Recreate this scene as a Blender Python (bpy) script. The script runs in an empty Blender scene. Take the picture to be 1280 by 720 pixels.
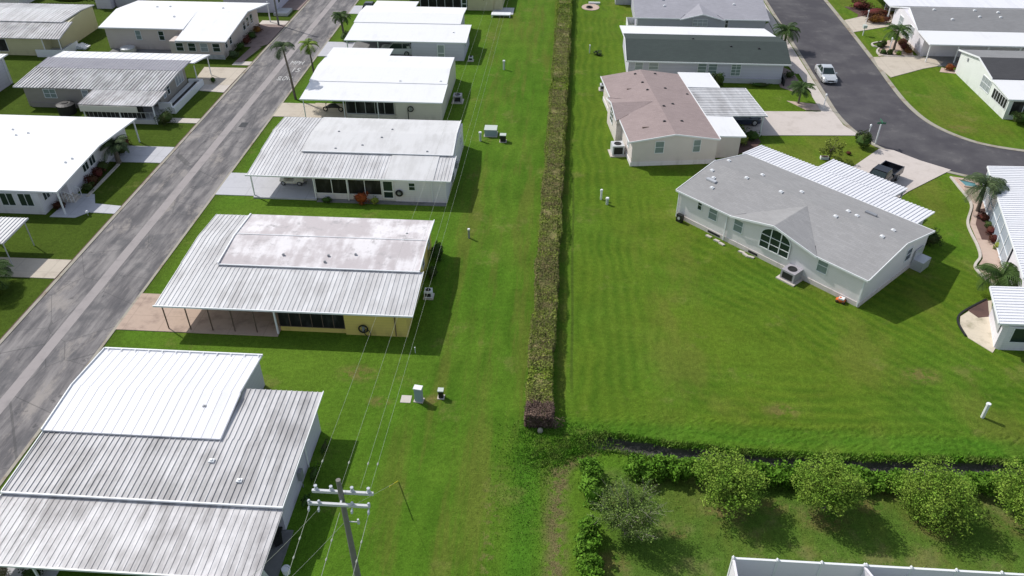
import bpy, math, random
import numpy as np
from mathutils import Matrix, Vector
R=math.radians
random.seed(7); RNG=np.random.default_rng(11)
SC=bpy.context.scene; COL=SC.collection
# ------------------------------------------------------------------ materials
def lin(r,g,b):
    return tuple(((c/255)/12.92 if c/255<=.04045 else ((c/255+.055)/1.055)**2.4) for c in (r,g,b))
class Sh:
    def __init__(s,name):
        s.m=bpy.data.materials.new(name); s.m.use_nodes=True; s.t=s.m.node_tree; s.t.nodes.clear()
        s.o=s.t.nodes.new('ShaderNodeOutputMaterial'); s.p=s.t.nodes.new('ShaderNodeBsdfPrincipled')
        s.t.links.new(s.p.outputs[0],s.o.inputs[0])
    def n(s,ty,**k):
        x=s.t.nodes.new(ty)
        for a,v in k.items(): setattr(x,a,v)
        return x
    def put(s,sock,v):
        if v is None: return
        if hasattr(v,'is_output'): s.t.links.new(v,sock)
        elif isinstance(v,(tuple,list)):
            sock.default_value=(tuple(v)+(1,))[:4] if len(sock.default_value)==4 else tuple(v)[:3]
        else: sock.default_value=v
    def ma(s,op,a,b=None,c=None,clamp=False):
        x=s.n('ShaderNodeMath',operation=op); x.use_clamp=clamp
        s.put(x.inputs[0],a); s.put(x.inputs[1],b)
        if c is not None: s.put(x.inputs[2],c)
        return x.outputs[0]
    def obj(s): return s.n('ShaderNodeTexCoord').outputs['Object']
    def pos(s): return s.n('ShaderNodeNewGeometry').outputs['Position']
    def xyz(s,v):
        x=s.n('ShaderNodeSeparateXYZ'); s.put(x.inputs[0],v); return x.outputs
    def sc(s,v,k):
        x=s.n('ShaderNodeMapping'); s.put(x.inputs[0],v); x.inputs['Scale'].default_value=k; return x.outputs[0]
    def noise(s,v,scale,detail=4,rough=.55):
        x=s.n('ShaderNodeTexNoise'); s.put(x.inputs['Vector'],v); x.inputs['Scale'].default_value=scale
        x.inputs['Detail'].default_value=detail; x.inputs['Roughness'].default_value=rough; return x.outputs[0]
    def ramp(s,f,a,b):      # smooth 0..1 between a and b
        x=s.n('ShaderNodeMapRange',interpolation_type='SMOOTHSTEP'); s.put(x.inputs[0],f)
        x.inputs[1].default_value=a; x.inputs[2].default_value=b; return x.outputs[0]
    def mix(s,f,a,b,mode='MIX'):
        x=s.n('ShaderNodeMix',data_type='RGBA',blend_type=mode)
        s.put(x.inputs[0],f); s.put(x.inputs[6],a); s.put(x.inputs[7],b); return x.outputs[2]
    def gain(s,col,f,lo,hi): # colour times lo..hi by factor
        k=s.n('ShaderNodeMapRange'); s.put(k.inputs[0],f); k.inputs[3].default_value=lo; k.inputs[4].default_value=hi
        x=s.n('ShaderNodeVectorMath',operation='SCALE'); s.put(x.inputs[0],col); s.put(x.inputs['Scale'],k.outputs[0]); return x.outputs[0]
    def bump(s,h,st,dist):
        x=s.n('ShaderNodeBump'); s.put(x.inputs['Height'],h); x.inputs['Strength'].default_value=st; x.inputs['Distance'].default_value=dist
        s.t.links.new(x.outputs[0],s.p.inputs['Normal'])
    def done(s,col,rough=.6,metal=0,spec=.5):
        s.put(s.p.inputs['Base Color'],col); s.put(s.p.inputs['Roughness'],rough); s.put(s.p.inputs['Metallic'],metal)
        s.put(s.p.inputs['Specular IOR Level'],spec); return s.m
def plain(name,c,rough=.6,metal=0,spec=.5,var=.12,scale=1.5):
    s=Sh(name); v=s.obj(); f=s.noise(v,scale,5); return s.done(s.gain(c+(1,),f,1-var,1+var),rough,metal,spec)
def siding(name,c,step=.2,var=.08,dirt=.25):
    s=Sh(name); v=s.obj(); z=s.xyz(v)[2]; f=s.noise(v,.8,5)
    col=s.gain(c+(1,),f,1-var,1+var)
    lap=s.ma('FRACT',s.ma('DIVIDE',z,step)); line=s.ramp(lap,.0,.16)
    col=s.mix(s.ma('MULTIPLY',s.ma('SUBTRACT',1,line),.28),col,(c[0]*.45,c[1]*.45,c[2]*.45,1))
    g=s.ma('MULTIPLY',s.ramp(s.noise(s.sc(v,(1,1,.25)),1.7,5),.45,.75),s.ramp(z,1.1,0.0))
    col=s.mix(s.ma('MULTIPLY',g,dirt),col,(.16,.14,.09,1))
    s.bump(lap,.25,.02); return s.done(col,.55,0,.3)
def roofmat(name,c,stain=(.3,.29,.3),amt=.3,lo=.5,hi=.7,pan=0,panvar=.12,axis=0,streak=5,rough=.55,bottom=.0):
    s=Sh(name); v=s.obj(); x=s.xyz(v); k=(1,.16,1) if axis==0 else (.16,1,1)
    f=s.noise(s.sc(v,k),streak*.35,6,.65); g=s.noise(v,.33,4,.6)
    m=s.ramp(s.ma('ADD',s.ma('MULTIPLY',f,.5),s.ma('MULTIPLY',g,.5)),lo,hi)
    col=s.mix(s.ma('MULTIPLY',m,amt),c+(1,),stain+(1,))
    if pan:
        w=s.n('ShaderNodeTexWhiteNoise',noise_dimensions='1D'); s.put(w.inputs[1],s.ma('FLOOR',s.ma('DIVIDE',x[axis],pan)))
        col=s.gain(col,w.outputs[0],1-panvar,1+panvar*.6)
    col=s.gain(col,s.noise(v,9,3),.94,1.06)
    return s.done(col,rough,0,.35)
def shingle(name,c,var=.2):
    s=Sh(name); v=s.obj(); x=s.xyz(v)
    col=s.gain(c+(1,),s.noise(v,14,3,.7),1-var,1+var); col=s.gain(col,s.noise(v,.35,5),.86,1.12)
    w=s.n('ShaderNodeTexBrick'); s.put(w.inputs['Vector'],v); w.inputs['Scale'].default_value=1.0
    w.inputs['Brick Width'].default_value=.5; w.inputs['Row Height'].default_value=.2; w.inputs['Mortar Size'].default_value=.012
    w.inputs['Color1'].default_value=(1,1,1,1); w.inputs['Color2'].default_value=(.82,.82,.82,1); w.inputs['Mortar'].default_value=(.7,.7,.7,1)
    col=s.mix(.6,col,w.outputs[0],'MULTIPLY'); s.bump(s.noise(v,30,2),.4,.01)
    return s.done(col,.9,0,.2)
def concrete(name,c,dirt=(.2,.16,.12),amt=.4,joint=0):
    s=Sh(name); v=s.pos(); col=s.gain(c+(1,),s.noise(v,4,5,.7),.9,1.1)
    col=s.mix(s.ma('MULTIPLY',s.ramp(s.noise(v,.6,5,.65),.48,.72),amt),col,dirt+(1,))
    if joint:
        x=s.xyz(v); j=None
        for i in (0,1):
            q=s.ma('LESS_THAN',s.ma('FRACT',s.ma('DIVIDE',x[i],joint)),.03); j=q if j is None else s.ma('MAXIMUM',j,q)
        col=s.mix(s.ma('MULTIPLY',j,.22),col,(c[0]*.4,c[1]*.4,c[2]*.4,1))
    s.bump(s.noise(v,20,4),.2,.01); return s.done(col,.85,0,.3)
def leafmat(name,c,c2=None,var=.45,scale=.7):
    s=Sh(name); g=s.n('ShaderNodeNewGeometry'); r=g.outputs['Random Per Island']; c2=c2 or tuple(k*.55 for k in c)
    col=s.mix(s.ramp(s.noise(g.outputs['Position'],scale,4,.6),.35,.65),c+(1,),c2+(1,))
    col=s.gain(col,r,1-var,1+var); return s.done(col,.7,0,.08)
M={}
M['white']=plain('white_paint',(.78,.79,.8),.5,var=.03); M['cream']=plain('cream_paint',(.62,.6,.52),.5,var=.04)
M['glass']=plain('dark_glass',(.02,.035,.035),.12,0,.6,.1); M['glassg']=plain('green_tinted_glass',(.22,.27,.27),.15,0,.6,.1)
M['glassl']=plain('pale_curtained_glass',(.33,.36,.38),.2,0,.6,.15)
def screenmat():
    s=Sh('insect_screen'); v=s.obj(); col=s.mix(s.ramp(s.noise(s.sc(v,(1,1,.4)),1.6,3),.45,.7),(.012,.012,.013,1),(.05,.05,.05,1)); return s.done(col,.5,0,.3)
M['screen']=screenmat(); M['dark']=plain('dark_rubber',(.015,.015,.016),.6); M['grey']=plain('grey_metal',(.3,.31,.33),.45,.3)
M['alu']=plain('aluminium',(.55,.56,.58),.4,.3); M['brown']=plain('brown_steel_post',(.13,.09,.07),.6)
M['w_white']=siding('white_siding',(.73,.705,.745)); M['w_cream']=siding('cream_siding',(.64,.6,.52)); M['w_yellow']=siding('yellow_siding',(.74,.58,.17),.25,.1,.4)
M['w_paley']=siding('pale_yellow_siding',(.58,.54,.33),.25); M['w_beige']=siding('beige_siding',(.6,.52,.47),.22); M['w_taupe']=siding('taupe_siding',(.33,.3,.265),.15)
M['w_blue']=siding('pale_blue_siding',(.58,.555,.65),.4,.05,.2); M['w_green']=siding('pale_green_siding',(.72,.745,.71),.14); M['w_grey']=siding('grey_siding',(.45,.45,.47),.2)
M['w_lav']=siding('lavender_grey_siding',(.46,.46,.52),.2); M['w_house']=siding('warm_white_siding',(.78,.74,.745),.13,.06,.3); M['w_c2']=siding('greige_siding',(.7,.63,.6),.13,.06,.3)
M['skirt']=concrete('lattice_skirting',(.5,.5,.5),(.15,.13,.1),.5)
M['r_white']=roofmat('white_roof_coating',(.76,.76,.77),(.5,.49,.49),.3,.5,.75)
M['r_white2']=roofmat('worn_white_roof_coating',(.63,.625,.625),(.45,.44,.43),.5,.42,.62)
M['r_whiterib']=roofmat('white_roof_panels',(.74,.74,.77),(.55,.54,.55),.22,.5,.7,pan=.45,panvar=.05)
M['r_ribw']=roofmat('aluminium_roof_panels',(.64,.635,.64),(.36,.345,.34),.6,.42,.64,pan=.34,panvar=.12)
M['r_ribg']=roofmat('weathered_aluminium_roof_panels',(.59,.58,.585),(.28,.27,.27),.85,.4,.62,pan=.34,panvar=.13)
M['r_ribw1']=roofmat('white_aluminium_roof_panels_crossways',(.78,.78,.8),(.5,.5,.5),.2,.5,.7,pan=.34,panvar=.04,axis=1)
M['r_mildew']=roofmat('mildewed_aluminium_roof_panels',(.66,.645,.65),(.25,.235,.235),.85,.4,.64,pan=.34,panvar=.12)
def stained():
    s=Sh('stained_pink_grey_roof_coating'); v=s.obj(); a=s.noise(v,.32,5,.6); b=s.noise(s.sc(v,(1,.22,1)),1.3,5,.6)
    f=s.ramp(s.ma('ADD',s.ma('MULTIPLY',a,.62),s.ma('MULTIPLY',b,.38)),.4,.56)
    col=s.mix(f,(.74,.71,.72,1),(.5,.455,.46,1)); col=s.mix(s.ramp(s.noise(v,.8,4,.7),.55,.72),col,(.4,.375,.38,1)); col=s.gain(col,s.noise(v,6,4),.92,1.06)
    return s.done(col,.6,0,.3)
M['r_stain']=stained()
M['s_grey']=shingle('grey_shingles',(.33,.325,.325),.16); M['s_green']=shingle('dark_green_shingles',(.055,.07,.066)); M['s_brown']=shingle('brown_pink_shingles',(.34,.27,.26),.4)
M['s_lav']=shingle('lavender_grey_shingles',(.36,.355,.39),.14); M['s_grey2']=shingle('mid_grey_shingles',(.25,.25,.255),.15); M['s_dark']=shingle('charcoal_shingles',(.075,.075,.08))
M['c_pink']=concrete('pale_pink_concrete',(.56,.5,.46),amt=.2); M['c_grey']=concrete('pale_grey_concrete',(.5,.5,.53),(.3,.3,.32),.3,3)
M['c_tan']=concrete('tan_concrete',(.52,.46,.38),(.3,.25,.2),.4,3); M['c_old']=concrete('stained_old_concrete',(.46,.35,.28),(.2,.14,.12),.6,2.7)
M['c_kerb']=concrete('kerb_concrete',(.35,.325,.27),(.2,.13,.08),.75); M['c_walk']=concrete('sidewalk_concrete',(.55,.5,.45),(.35,.3,.25),.3,1.5)
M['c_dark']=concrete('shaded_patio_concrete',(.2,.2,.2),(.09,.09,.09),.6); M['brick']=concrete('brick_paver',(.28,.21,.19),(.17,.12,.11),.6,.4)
M['gravel']=concrete('pink_gravel',(.52,.4,.33),(.22,.13,.11),.5); M['sand']=concrete('shell_sand',(.6,.53,.42),(.22,.2,.12),.7); M['mulch']=concrete('red_brown_mulch',(.12,.07,.06),(.05,.03,.03),.6)
M['dirt']=concrete('bare_dirt',(.17,.13,.08),(.08,.06,.03),.5)
M['l_box']=leafmat('dark_hedge_leaf',(.07,.165,.012),(.12,.24,.025)); M['l_cit']=leafmat('citrus_leaf',(.125,.23,.025),(.19,.28,.04),.5,1.2)
M['l_olive']=leafmat('olive_hedge_leaf',(.22,.27,.045),(.14,.17,.04),.5,1.3); M['l_brown']=leafmat('brown_hedge_leaf',(.2,.17,.075),(.13,.14,.045),.5,1.8)
M['l_purp']=leafmat('purple_brown_hedge_leaf',(.19,.13,.1),(.12,.08,.065),.5,1.8); M['l_lime']=leafmat('yellow_green_hedge_leaf',(.2,.27,.03),(.1,.17,.02),.4,1.2)
M['l_palm']=leafmat('palm_leaf',(.06,.105,.025),(.035,.065,.02),.4); M['l_palmy']=leafmat('yellowing_palm_leaf',(.17,.24,.04),(.1,.16,.03),.4); M['l_blue']=leafmat('grey_green_palm_leaf',(.085,.12,.05),(.05,.075,.035),.4)
M['l_bare']=leafmat('sparse_grey_green_leaf',(.15,.23,.05),(.1,.15,.035),.4); M['l_red']=leafmat('red_shrub_leaf',(.24,.06,.02),(.1,.07,.02),.5); M['l_mar']=leafmat('maroon_shrub_leaf',(.11,.025,.025),(.06,.03,.015),.5)
M['l_dk']=leafmat('deep_green_shrub_leaf',(.035,.08,.015),(.05,.06,.02),.5); M['l_rust']=leafmat('rust_shrub_leaf',(.2,.1,.02),(.08,.03,.02),.5); M['l_pale']=leafmat('pale_blossom_leaf',(.5,.4,.33),(.15,.15,.05),.5,3)
M['bark']=plain('bark',(.14,.115,.09),.9,var=.3,scale=6); M['twig']=plain('bare_twig',(.32,.29,.24),.9,var=.25,scale=4); M['wood']=plain('weathered_pole_wood',(.19,.18,.165),.9,var=.3,scale=3)
M['arm']=plain('pale_crossarm',(.55,.56,.58),.5,var=.1); M['ins']=plain('insulator_porcelain',(.5,.52,.58),.25); M['wire']=plain('cable',(.33,.35,.3),.6)
M['line']=plain('road_marking_paint',(.5,.5,.49),.8,var=.45,scale=5); M['yel']=plain('yellow_plastic',(.55,.5,.03),.5); M['org']=plain('orange_red_plastic',(.7,.15,.03),.5); M['black']=plain('black_plastic',(.012,.012,.013),.45)
M['steel']=plain('pale_utility_cabinet',(.5,.55,.5),.5,var=.06); M['cab2']=plain('grey_blue_cabinet',(.3,.37,.42),.5,var=.1); M['ac']=plain('ac_grey',(.38,.36,.39),.5,var=.05); M['pondm']=plain('pool_blue',(.1,.25,.27),.15,0,.6)
M['carS']=plain('silver_car_paint',(.62,.64,.66),.22,.35,.6,.02); M['carK']=plain('black_car_paint',(.012,.013,.018),.15,0,.7,.02); M['carW']=plain('white_car_paint',(.72,.72,.72),.25,0,.6,.02); M['cbl']=plain('dark_blue_car_paint',(.02,.03,.06),.2,0,.6,.02)
M['vinylf']=plain('white_fence_vinyl',(.84,.8,.86),.4,var=.02); M['lamp']=plain('headlamp_lens',(.6,.62,.63),.1,0,.6,.02); M['tail']=plain('tail_lamp_lens',(.3,.01,.01),.2); M['tyre']=plain('tyre_rubber',(.02,.02,.02),.85); M['rim']=plain('wheel_rim',(.45,.46,.47),.3,.6)

def groundmat():
    s=Sh('lawn_grass'); p=s.pos(); x,y,z=s.xyz(p)
    big=s.noise(p,.06,3); mid=s.noise(p,.35,5,.6); fine=s.noise(p,3.0,5,.7); vf=s.noise(p,11,3,.7)
    col=s.mix(s.ramp(big,.35,.65),(.075,.163,.013,1),(.1,.178,.018,1))
    # gardens left of the old street: deeper green ; big field right of the long hedge: yellower ; fenced yard: duller
    col=s.mix(s.ramp(x,-31,-34),col,(.062,.1,.012,1))
    right=s.ma('MULTIPLY',s.ramp(x,.5,2.5),s.ramp(y,33.5,36)); col=s.mix(s.ma('MULTIPLY',right,s.ramp(s.noise(p,.09,3),.25,.6)),col,(.102,.165,.015,1))
    yard=s.ma('MULTIPLY',s.ramp(x,2.8,4.5),s.ramp(y,33.4,32.4)); col=s.mix(yard,col,(.082,.15,.022,1))
    col=s.mix(s.ma('MULTIPLY',yard,s.ma('MULTIPLY',s.ramp(mid,.5,.66),.75)),col,(.15,.15,.055,1))
    # mowing stripes
    wob=s.ma('ADD',s.ma('MULTIPLY',s.noise(p,.1,2),3.4),s.ma('MULTIPLY',s.noise(p,.5,3),.55))
    def stripes(c,per,mask,amt,col):
        w=s.ma('SINE',s.ma('MULTIPLY',s.ma('ADD',c,wob),6.283/per)); w=s.ma('MULTIPLY_ADD',w,.5,.5)
        w=s.ma('MULTIPLY',s.ma('MULTIPLY',s.ma('MULTIPLY',w,s.ramp(s.noise(p,.2,4,.6),.25,.65)),mask),amt*1.8); return s.mix(w,col,(.045,.11,.008,1))
    col=stripes(x,.95,s.ma('MULTIPLY',right,s.ramp(x,13,5)),.32,col)
    xy=s.ma('MULTIPLY',s.ma('ADD',x,y),.7071)
    col=stripes(xy,1.05,s.ma('MULTIPLY',s.ma('MULTIPLY',s.ramp(xy,42.5,45.5),s.ramp(x,8,13)),s.ma('MULTIPLY',right,s.ramp(y,64,57))),.34,col)
    col=stripes(y,1.0,s.ma('MULTIPLY',s.ma('MULTIPLY',s.ramp(y,45,41),right),s.ramp(x,5,9)),.3,col)
    col=stripes(x,1.6,s.ma('MULTIPLY',s.ramp(x,0,-2),s.ramp(x,-13,-7)),.26,col)
    col=stripes(x,1.1,s.ramp(x,38,41),.2,col)
    sk_=s.ramp(s.noise(s.sc(p,(1,.1,1)),.55,5,.65),.47,.62); col=s.mix(s.ma('MULTIPLY',s.ma('MULTIPLY',sk_,s.ramp(x,.5,-.5)),s.ma('MULTIPLY',s.ramp(x,-12.5,-8),.6)),col,(.12,.135,.025,1))
    # worn band and rut beside the long hedge
    hb_=s.ma('MULTIPLY',s.ramp(s.ma('ABSOLUTE',s.ma('SUBTRACT',x,.75)),.45,.15),s.ramp(y,37,39)); col=s.mix(s.ma('MULTIPLY',s.ma('MULTIPLY',hb_,s.ramp(s.noise(p,.5,3),.35,.6)),.55),col,(.14,.15,.03,1))
    rut=s.ma('MULTIPLY',s.ramp(s.ma('ABSOLUTE',s.ma('SUBTRACT',x,s.ma('ADD',1.3,s.ma('MULTIPLY',wob,.08)))),.16,.04),s.ma('MULTIPLY',s.ramp(y,38,42),s.ramp(y,76,66))); col=s.mix(s.ma('MULTIPLY',rut,.6),col,(.05,.075,.015,1))
    # broad uneven wear across the big field
    wr=s.ramp(s.noise(s.sc(p,(1,.45,1)),.16,4,.65),.48,.64); col=s.mix(s.ma('MULTIPLY',wr,s.ma('MULTIPLY',s.ramp(x,4,9),.42)),col,(.165,.165,.035,1))
    # lush band along hedge end and ditch
    lush=s.ma('MULTIPLY',s.ramp(s.ma('ABSOLUTE',s.ma('SUBTRACT',y,s.ma('ADD',35.9,s.ma('MULTIPLY',mid,.6)))),1.5,.3),s.ramp(x,-3.5,-.5)); col=s.mix(s.ma('MULTIPLY',lush,.5),col,(.05,.155,.012,1))
    lush2=s.ma('MULTIPLY',s.ramp(s.ma('ABSOLUTE',s.ma('SUBTRACT',x,-1.2)),1.6,.2),s.ramp(y,36,33)); col=s.mix(s.ma('MULTIPLY',lush2,.6),col,(.05,.16,.012,1))
    # bare brown strip at the end of the ditch
    cx=s.ma('ADD',s.ma('MULTIPLY',s.noise(p,.4,3),1.3),s.ma('MULTIPLY',s.ramp(y,32.4,35.1),2.6))
    dm=s.ma('MULTIPLY',s.ramp(s.ma('ABSOLUTE',s.ma('SUBTRACT',x,cx)),1.1,.1),s.ramp(y,35.0,34.4))
    dm=s.ma('MULTIPLY',dm,s.ramp(s.noise(p,1.6,5,.75),.36,.54)); col=s.mix(s.ma('MULTIPLY',dm,.85),col,s.gain((.15,.115,.06,1),vf,.3,1.7))
    dm2=s.ma('MULTIPLY',s.ramp(s.ma('ABSOLUTE',s.ma('SUBTRACT',x,-3.2)),.9,.1),s.ramp(y,34,30)); dm2=s.ma('MULTIPLY',dm2,s.ramp(s.noise(p,2,5,.7),.5,.62)); col=s.mix(s.ma('MULTIPLY',dm2,.5),col,(.2,.16,.07,1))
    # scattered dry patches
    dry=s.ramp(s.noise(p,.22,6,.7),.56,.7); col=s.mix(s.ma('MULTIPLY',dry,.45),col,(.2,.19,.06,1))
    for (cx,cy,r) in ((-13.6,40.6,1.9),(-11.5,37.9,1.1),(-8,38.3,1.0),(44.5,84.5,2.2),(15.5,38.8,1.6),(26,43,1.8),(10.5,30.2,1.9),(16.1,30.0,1.9),(22.2,30.1,1.9),(27.6,30.3,1.9),(3.6,30.9,1.6),(3.6,26.4,1.6),(3.5,24.5,1.4),(7.6,28.6,.9),(19,31.2,1.3),(13.4,30.8,1.3)):
        d=s.ma('SQRT',s.ma('ADD',s.ma('POWER',s.ma('SUBTRACT',x,cx),2),s.ma('POWER',s.ma('MULTIPLY',s.ma('SUBTRACT',y,cy),1.6),2)))
        k=s.ma('MULTIPLY',s.ramp(d,r*1.1,r*.2),s.ramp(s.noise(p,1.3,5,.75),.4,.56)); col=s.mix(s.ma('MULTIPLY',k,.6),col,(.2,.145,.06,1))
    col=s.gain(col,mid,.68,1.32); col=s.gain(col,fine,.42,1.58); col=s.gain(col,vf,.35,1.65)
    # mud at the bottom of the ditch
    col=s.mix(s.ramp(z,-.12,-.38),col,s.gain((.105,.1,.09,1),fine,.25,1.75))
    s.bump(s.ma('ADD',fine,s.ma('MULTIPLY',vf,.6)),.7,.12)
    return s.done(col,.95,0,.05)
M['ground']=groundmat()
def roadmat_old():
    s=Sh('old_asphalt'); p=s.pos(); x,y,z=s.xyz(p); st=s.sc(p,(1,.16,1))
    a=s.noise(st,1.1,6,.65); b=s.noise(p,.35,5,.6); col=s.mix(s.ramp(a,.35,.68),(.105,.1,.105,1),(.265,.248,.242,1))
    col=s.mix(s.ma('MULTIPLY',s.ramp(b,.5,.66),.6),col,(.085,.085,.092,1)); col=s.mix(s.ma('MULTIPLY',s.ramp(s.noise(s.sc(p,(1,.4,1)),.5,5,.7),.54,.66),.65),col,(.32,.29,.265,1))
    dk=s.ma('MULTIPLY',s.ramp(s.noise(p,.8,5,.75),.6,.68),.6); col=s.mix(dk,col,(.05,.05,.055,1))
    v=s.n('ShaderNodeTexVoronoi',feature='DISTANCE_TO_EDGE'); s.put(v.inputs['Vector'],p); v.inputs['Scale'].default_value=.22
    n2=s.n('ShaderNodeMix',data_type='VECTOR'); 
    cr=s.ma('LESS_THAN',v.outputs[0],.006); col=s.mix(s.ma('MULTIPLY',cr,.45),col,(.06,.06,.06,1))
    col=s.gain(col,s.noise(p,16,3,.8),.8,1.2); s.bump(s.noise(p,30,3),.3,.01); return s.done(col,.85,0,.3)
def roadmat_new():
    s=Sh('dark_asphalt'); p=s.pos(); col=s.mix(s.ramp(s.noise(p,.25,5,.6),.35,.7),(.062,.058,.066,1),(.1,.095,.1,1))
    col=s.mix(s.ma('MULTIPLY',s.ramp(s.noise(p,.5,5,.7),.58,.7),.5),col,(.15,.14,.14,1))
    col=s.gain(col,s.noise(p,18,3,.8),.82,1.18); s.bump(s.noise(p,30,3),.3,.01); return s.done(col,.85,0,.3)
M['asph1']=roadmat_old(); M['asph2']=roadmat_new()
M['cstrip']=concrete('worn_concrete_gutter',(.33,.3,.295),(.2,.19,.19),.5,0)
# ------------------------------------------------------------------ mesh helpers
class MB:
    def __init__(s): s.v=[];s.f=[];s.m=[]; s.k=0
    def add(s,vs,fs):
        o=len(s.v); s.v+= [tuple(p) for p in vs]; s.f+=[tuple(i+o for i in f) for f in fs]; s.m+=[s.k]*len(fs)
    def box(s,x0,y0,z0,x1,y1,z1):
        x0,x1=min(x0,x1),max(x0,x1); y0,y1=min(y0,y1),max(y0,y1); z0,z1=min(z0,z1),max(z0,z1)
        s.add([(x0,y0,z0),(x1,y0,z0),(x1,y1,z0),(x0,y1,z0),(x0,y0,z1),(x1,y0,z1),(x1,y1,z1),(x0,y1,z1)],
              [(3,2,1,0),(4,5,6,7),(0,1,5,4),(1,2,6,5),(2,3,7,6),(3,0,4,7)]); return s
    def slab(s,pts,th):       # top polygon, extruded straight down
        n=len(pts); lo=[(p[0],p[1],p[2]-th) for p in pts]
        s.add(list(pts)+lo,[tuple(range(n)),tuple(range(2*n-1,n-1,-1))]+[(i,n+i,n+(i+1)%n,(i+1)%n) for i in range(n)]); return s
    def gable_x(s,x0,x1,prof): # closed y-z profile pushed along x
        n=len(prof); s.add([(x0,y,z) for y,z in prof]+[(x1,y,z) for y,z in prof],[tuple(range(n-1,-1,-1)),tuple(range(n,2*n))]+[(i,(i+1)%n,n+(i+1)%n,n+i) for i in range(n)]); return s
    def gable_y(s,y0,y1,prof):
        n=len(prof); s.add([(x,y0,z) for x,z in prof]+[(x,y1,z) for x,z in prof],[tuple(range(n)),tuple(range(2*n-1,n-1,-1))]+[(i,n+i,n+(i+1)%n,(i+1)%n) for i in range(n)]); return s
    def bar(s,a,b,w,h=None):   # rectangular bar
        h=h or w; a=Vector(a);b=Vector(b); d=(b-a).normalized(); u=Vector((0,0,1)) if abs(d.z)<.95 else Vector((1,0,0))
        r=d.cross(u).normalized()*w/2; u=r.cross(d).normalized()*h/2
        vs=[p+q for p in (a,b) for q in (-r-u,r-u,r+u,-r+u)]
        s.add(vs,[(3,2,1,0),(4,5,6,7),(0,1,5,4),(1,2,6,5),(2,3,7,6),(3,0,4,7)]); return s
    def tube(s,pts,rad,n=8,caps=True):
        pts=[Vector(p) for p in pts]; rad=rad if isinstance(rad,(list,tuple)) else [rad]*len(pts); vs=[]; fs=[]
        for i,p in enumerate(pts):
            d=(pts[min(i+1,len(pts)-1)]-pts[max(i-1,0)]).normalized(); u=Vector((0,0,1)) if abs(d.z)<.9 else Vector((1,0,0))
            r=d.cross(u).normalized(); u=r.cross(d)
            for k in range(n): a=2*math.pi*k/n; vs.append(p+(r*math.cos(a)+u*math.sin(a))*rad[i])
        for i in range(len(pts)-1):
            for k in range(n): fs.append((i*n+k,(i+1)*n+k,(i+1)*n+(k+1)%n,i*n+(k+1)%n))
        if caps: fs+= [tuple(range(n)),tuple(range(len(vs)-1,len(vs)-n-1,-1))]
        s.add(vs,fs); return s
    def cyl(s,x,y,z0,z1,r,r2=None,n=14): return s.tube([(x,y,z0),(x,y,z1)],[r,r if r2 is None else r2],n)
    def ring(s,c,nrm,R_,r,n=18,m=6): # torus
        c=Vector(c); nrm=Vector(nrm).normalized(); u=nrm.orthogonal().normalized(); w=nrm.cross(u)
        vs=[];fs=[]
        for i in range(n):
            a=2*math.pi*i/n; d=u*math.cos(a)+w*math.sin(a)
            for j in range(m): b=2*math.pi*j/m; vs.append(c+d*(R_+r*math.cos(b))+nrm*r*math.sin(b))
        for i in range(n):
            for j in range(m): fs.append((i*m+j,i*m+(j+1)%m,((i+1)%n)*m+(j+1)%m,((i+1)%n)*m+j))
        s.add(vs,fs); return s
def link(name,mb,mats,parent=None,org=(0,0,0),smooth=False):
    me=bpy.data.meshes.new(name); v=[(p[0]-org[0],p[1]-org[1],p[2]-org[2]) for p in mb.v]
    me.from_pydata(v,[],mb.f)
    for m in (mats if isinstance(mats,(list,tuple)) else [mats]): me.materials.append(m)
    me.polygons.foreach_set('material_index',mb.m)
    if smooth: me.polygons.foreach_set('use_smooth',[True]*len(mb.f))
    me.update(); o=bpy.data.objects.new(name,me); COL.objects.link(o)
    if parent: o.parent=parent
    return o
def tag(o,label,cat,group=None,kind=None):
    if label: o['label']=label
    if cat: o['category']=cat
    if group: o['group']=group
    if kind: o['kind']=kind
    return o
def struct(name,mb,m,label=None): return tag(link(name,mb,m),label,None,None,'structure')
class T:   # a thing: an Empty at its base; parts are given in world coordinates (or in its own when local)
    def __init__(s,name,label,cat,loc,rot=0,group=None,local=False):
        s.r=bpy.data.objects.new(name,None); s.r.empty_display_size=.3; COL.objects.link(s.r); s.r.location=loc; s.r.rotation_euler=(0,0,R(rot))
        tag(s.r,label,cat,group); s.org=(0,0,0) if local else tuple(loc)
    def p(s,name,mb,m,parent=None,label=None,smooth=False):
        o=link(name,mb,m,parent or s.r,s.org,smooth)
        if label: o['label']=label
        return o
def copy_thing(root,loc,rotz,label):
    def cp(o,par):
        c=o.copy(); COL.objects.link(c)
        if par: c.parent=par
        for ch in o.children: cp(ch,c)
        return c
    c=cp(root,None); c.location=loc; c.rotation_euler=(0,0,rotz); c['label']=label; return c
def lerp(a,b,t): return tuple(a[i]+(b[i]-a[i])*t for i in range(3))
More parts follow.
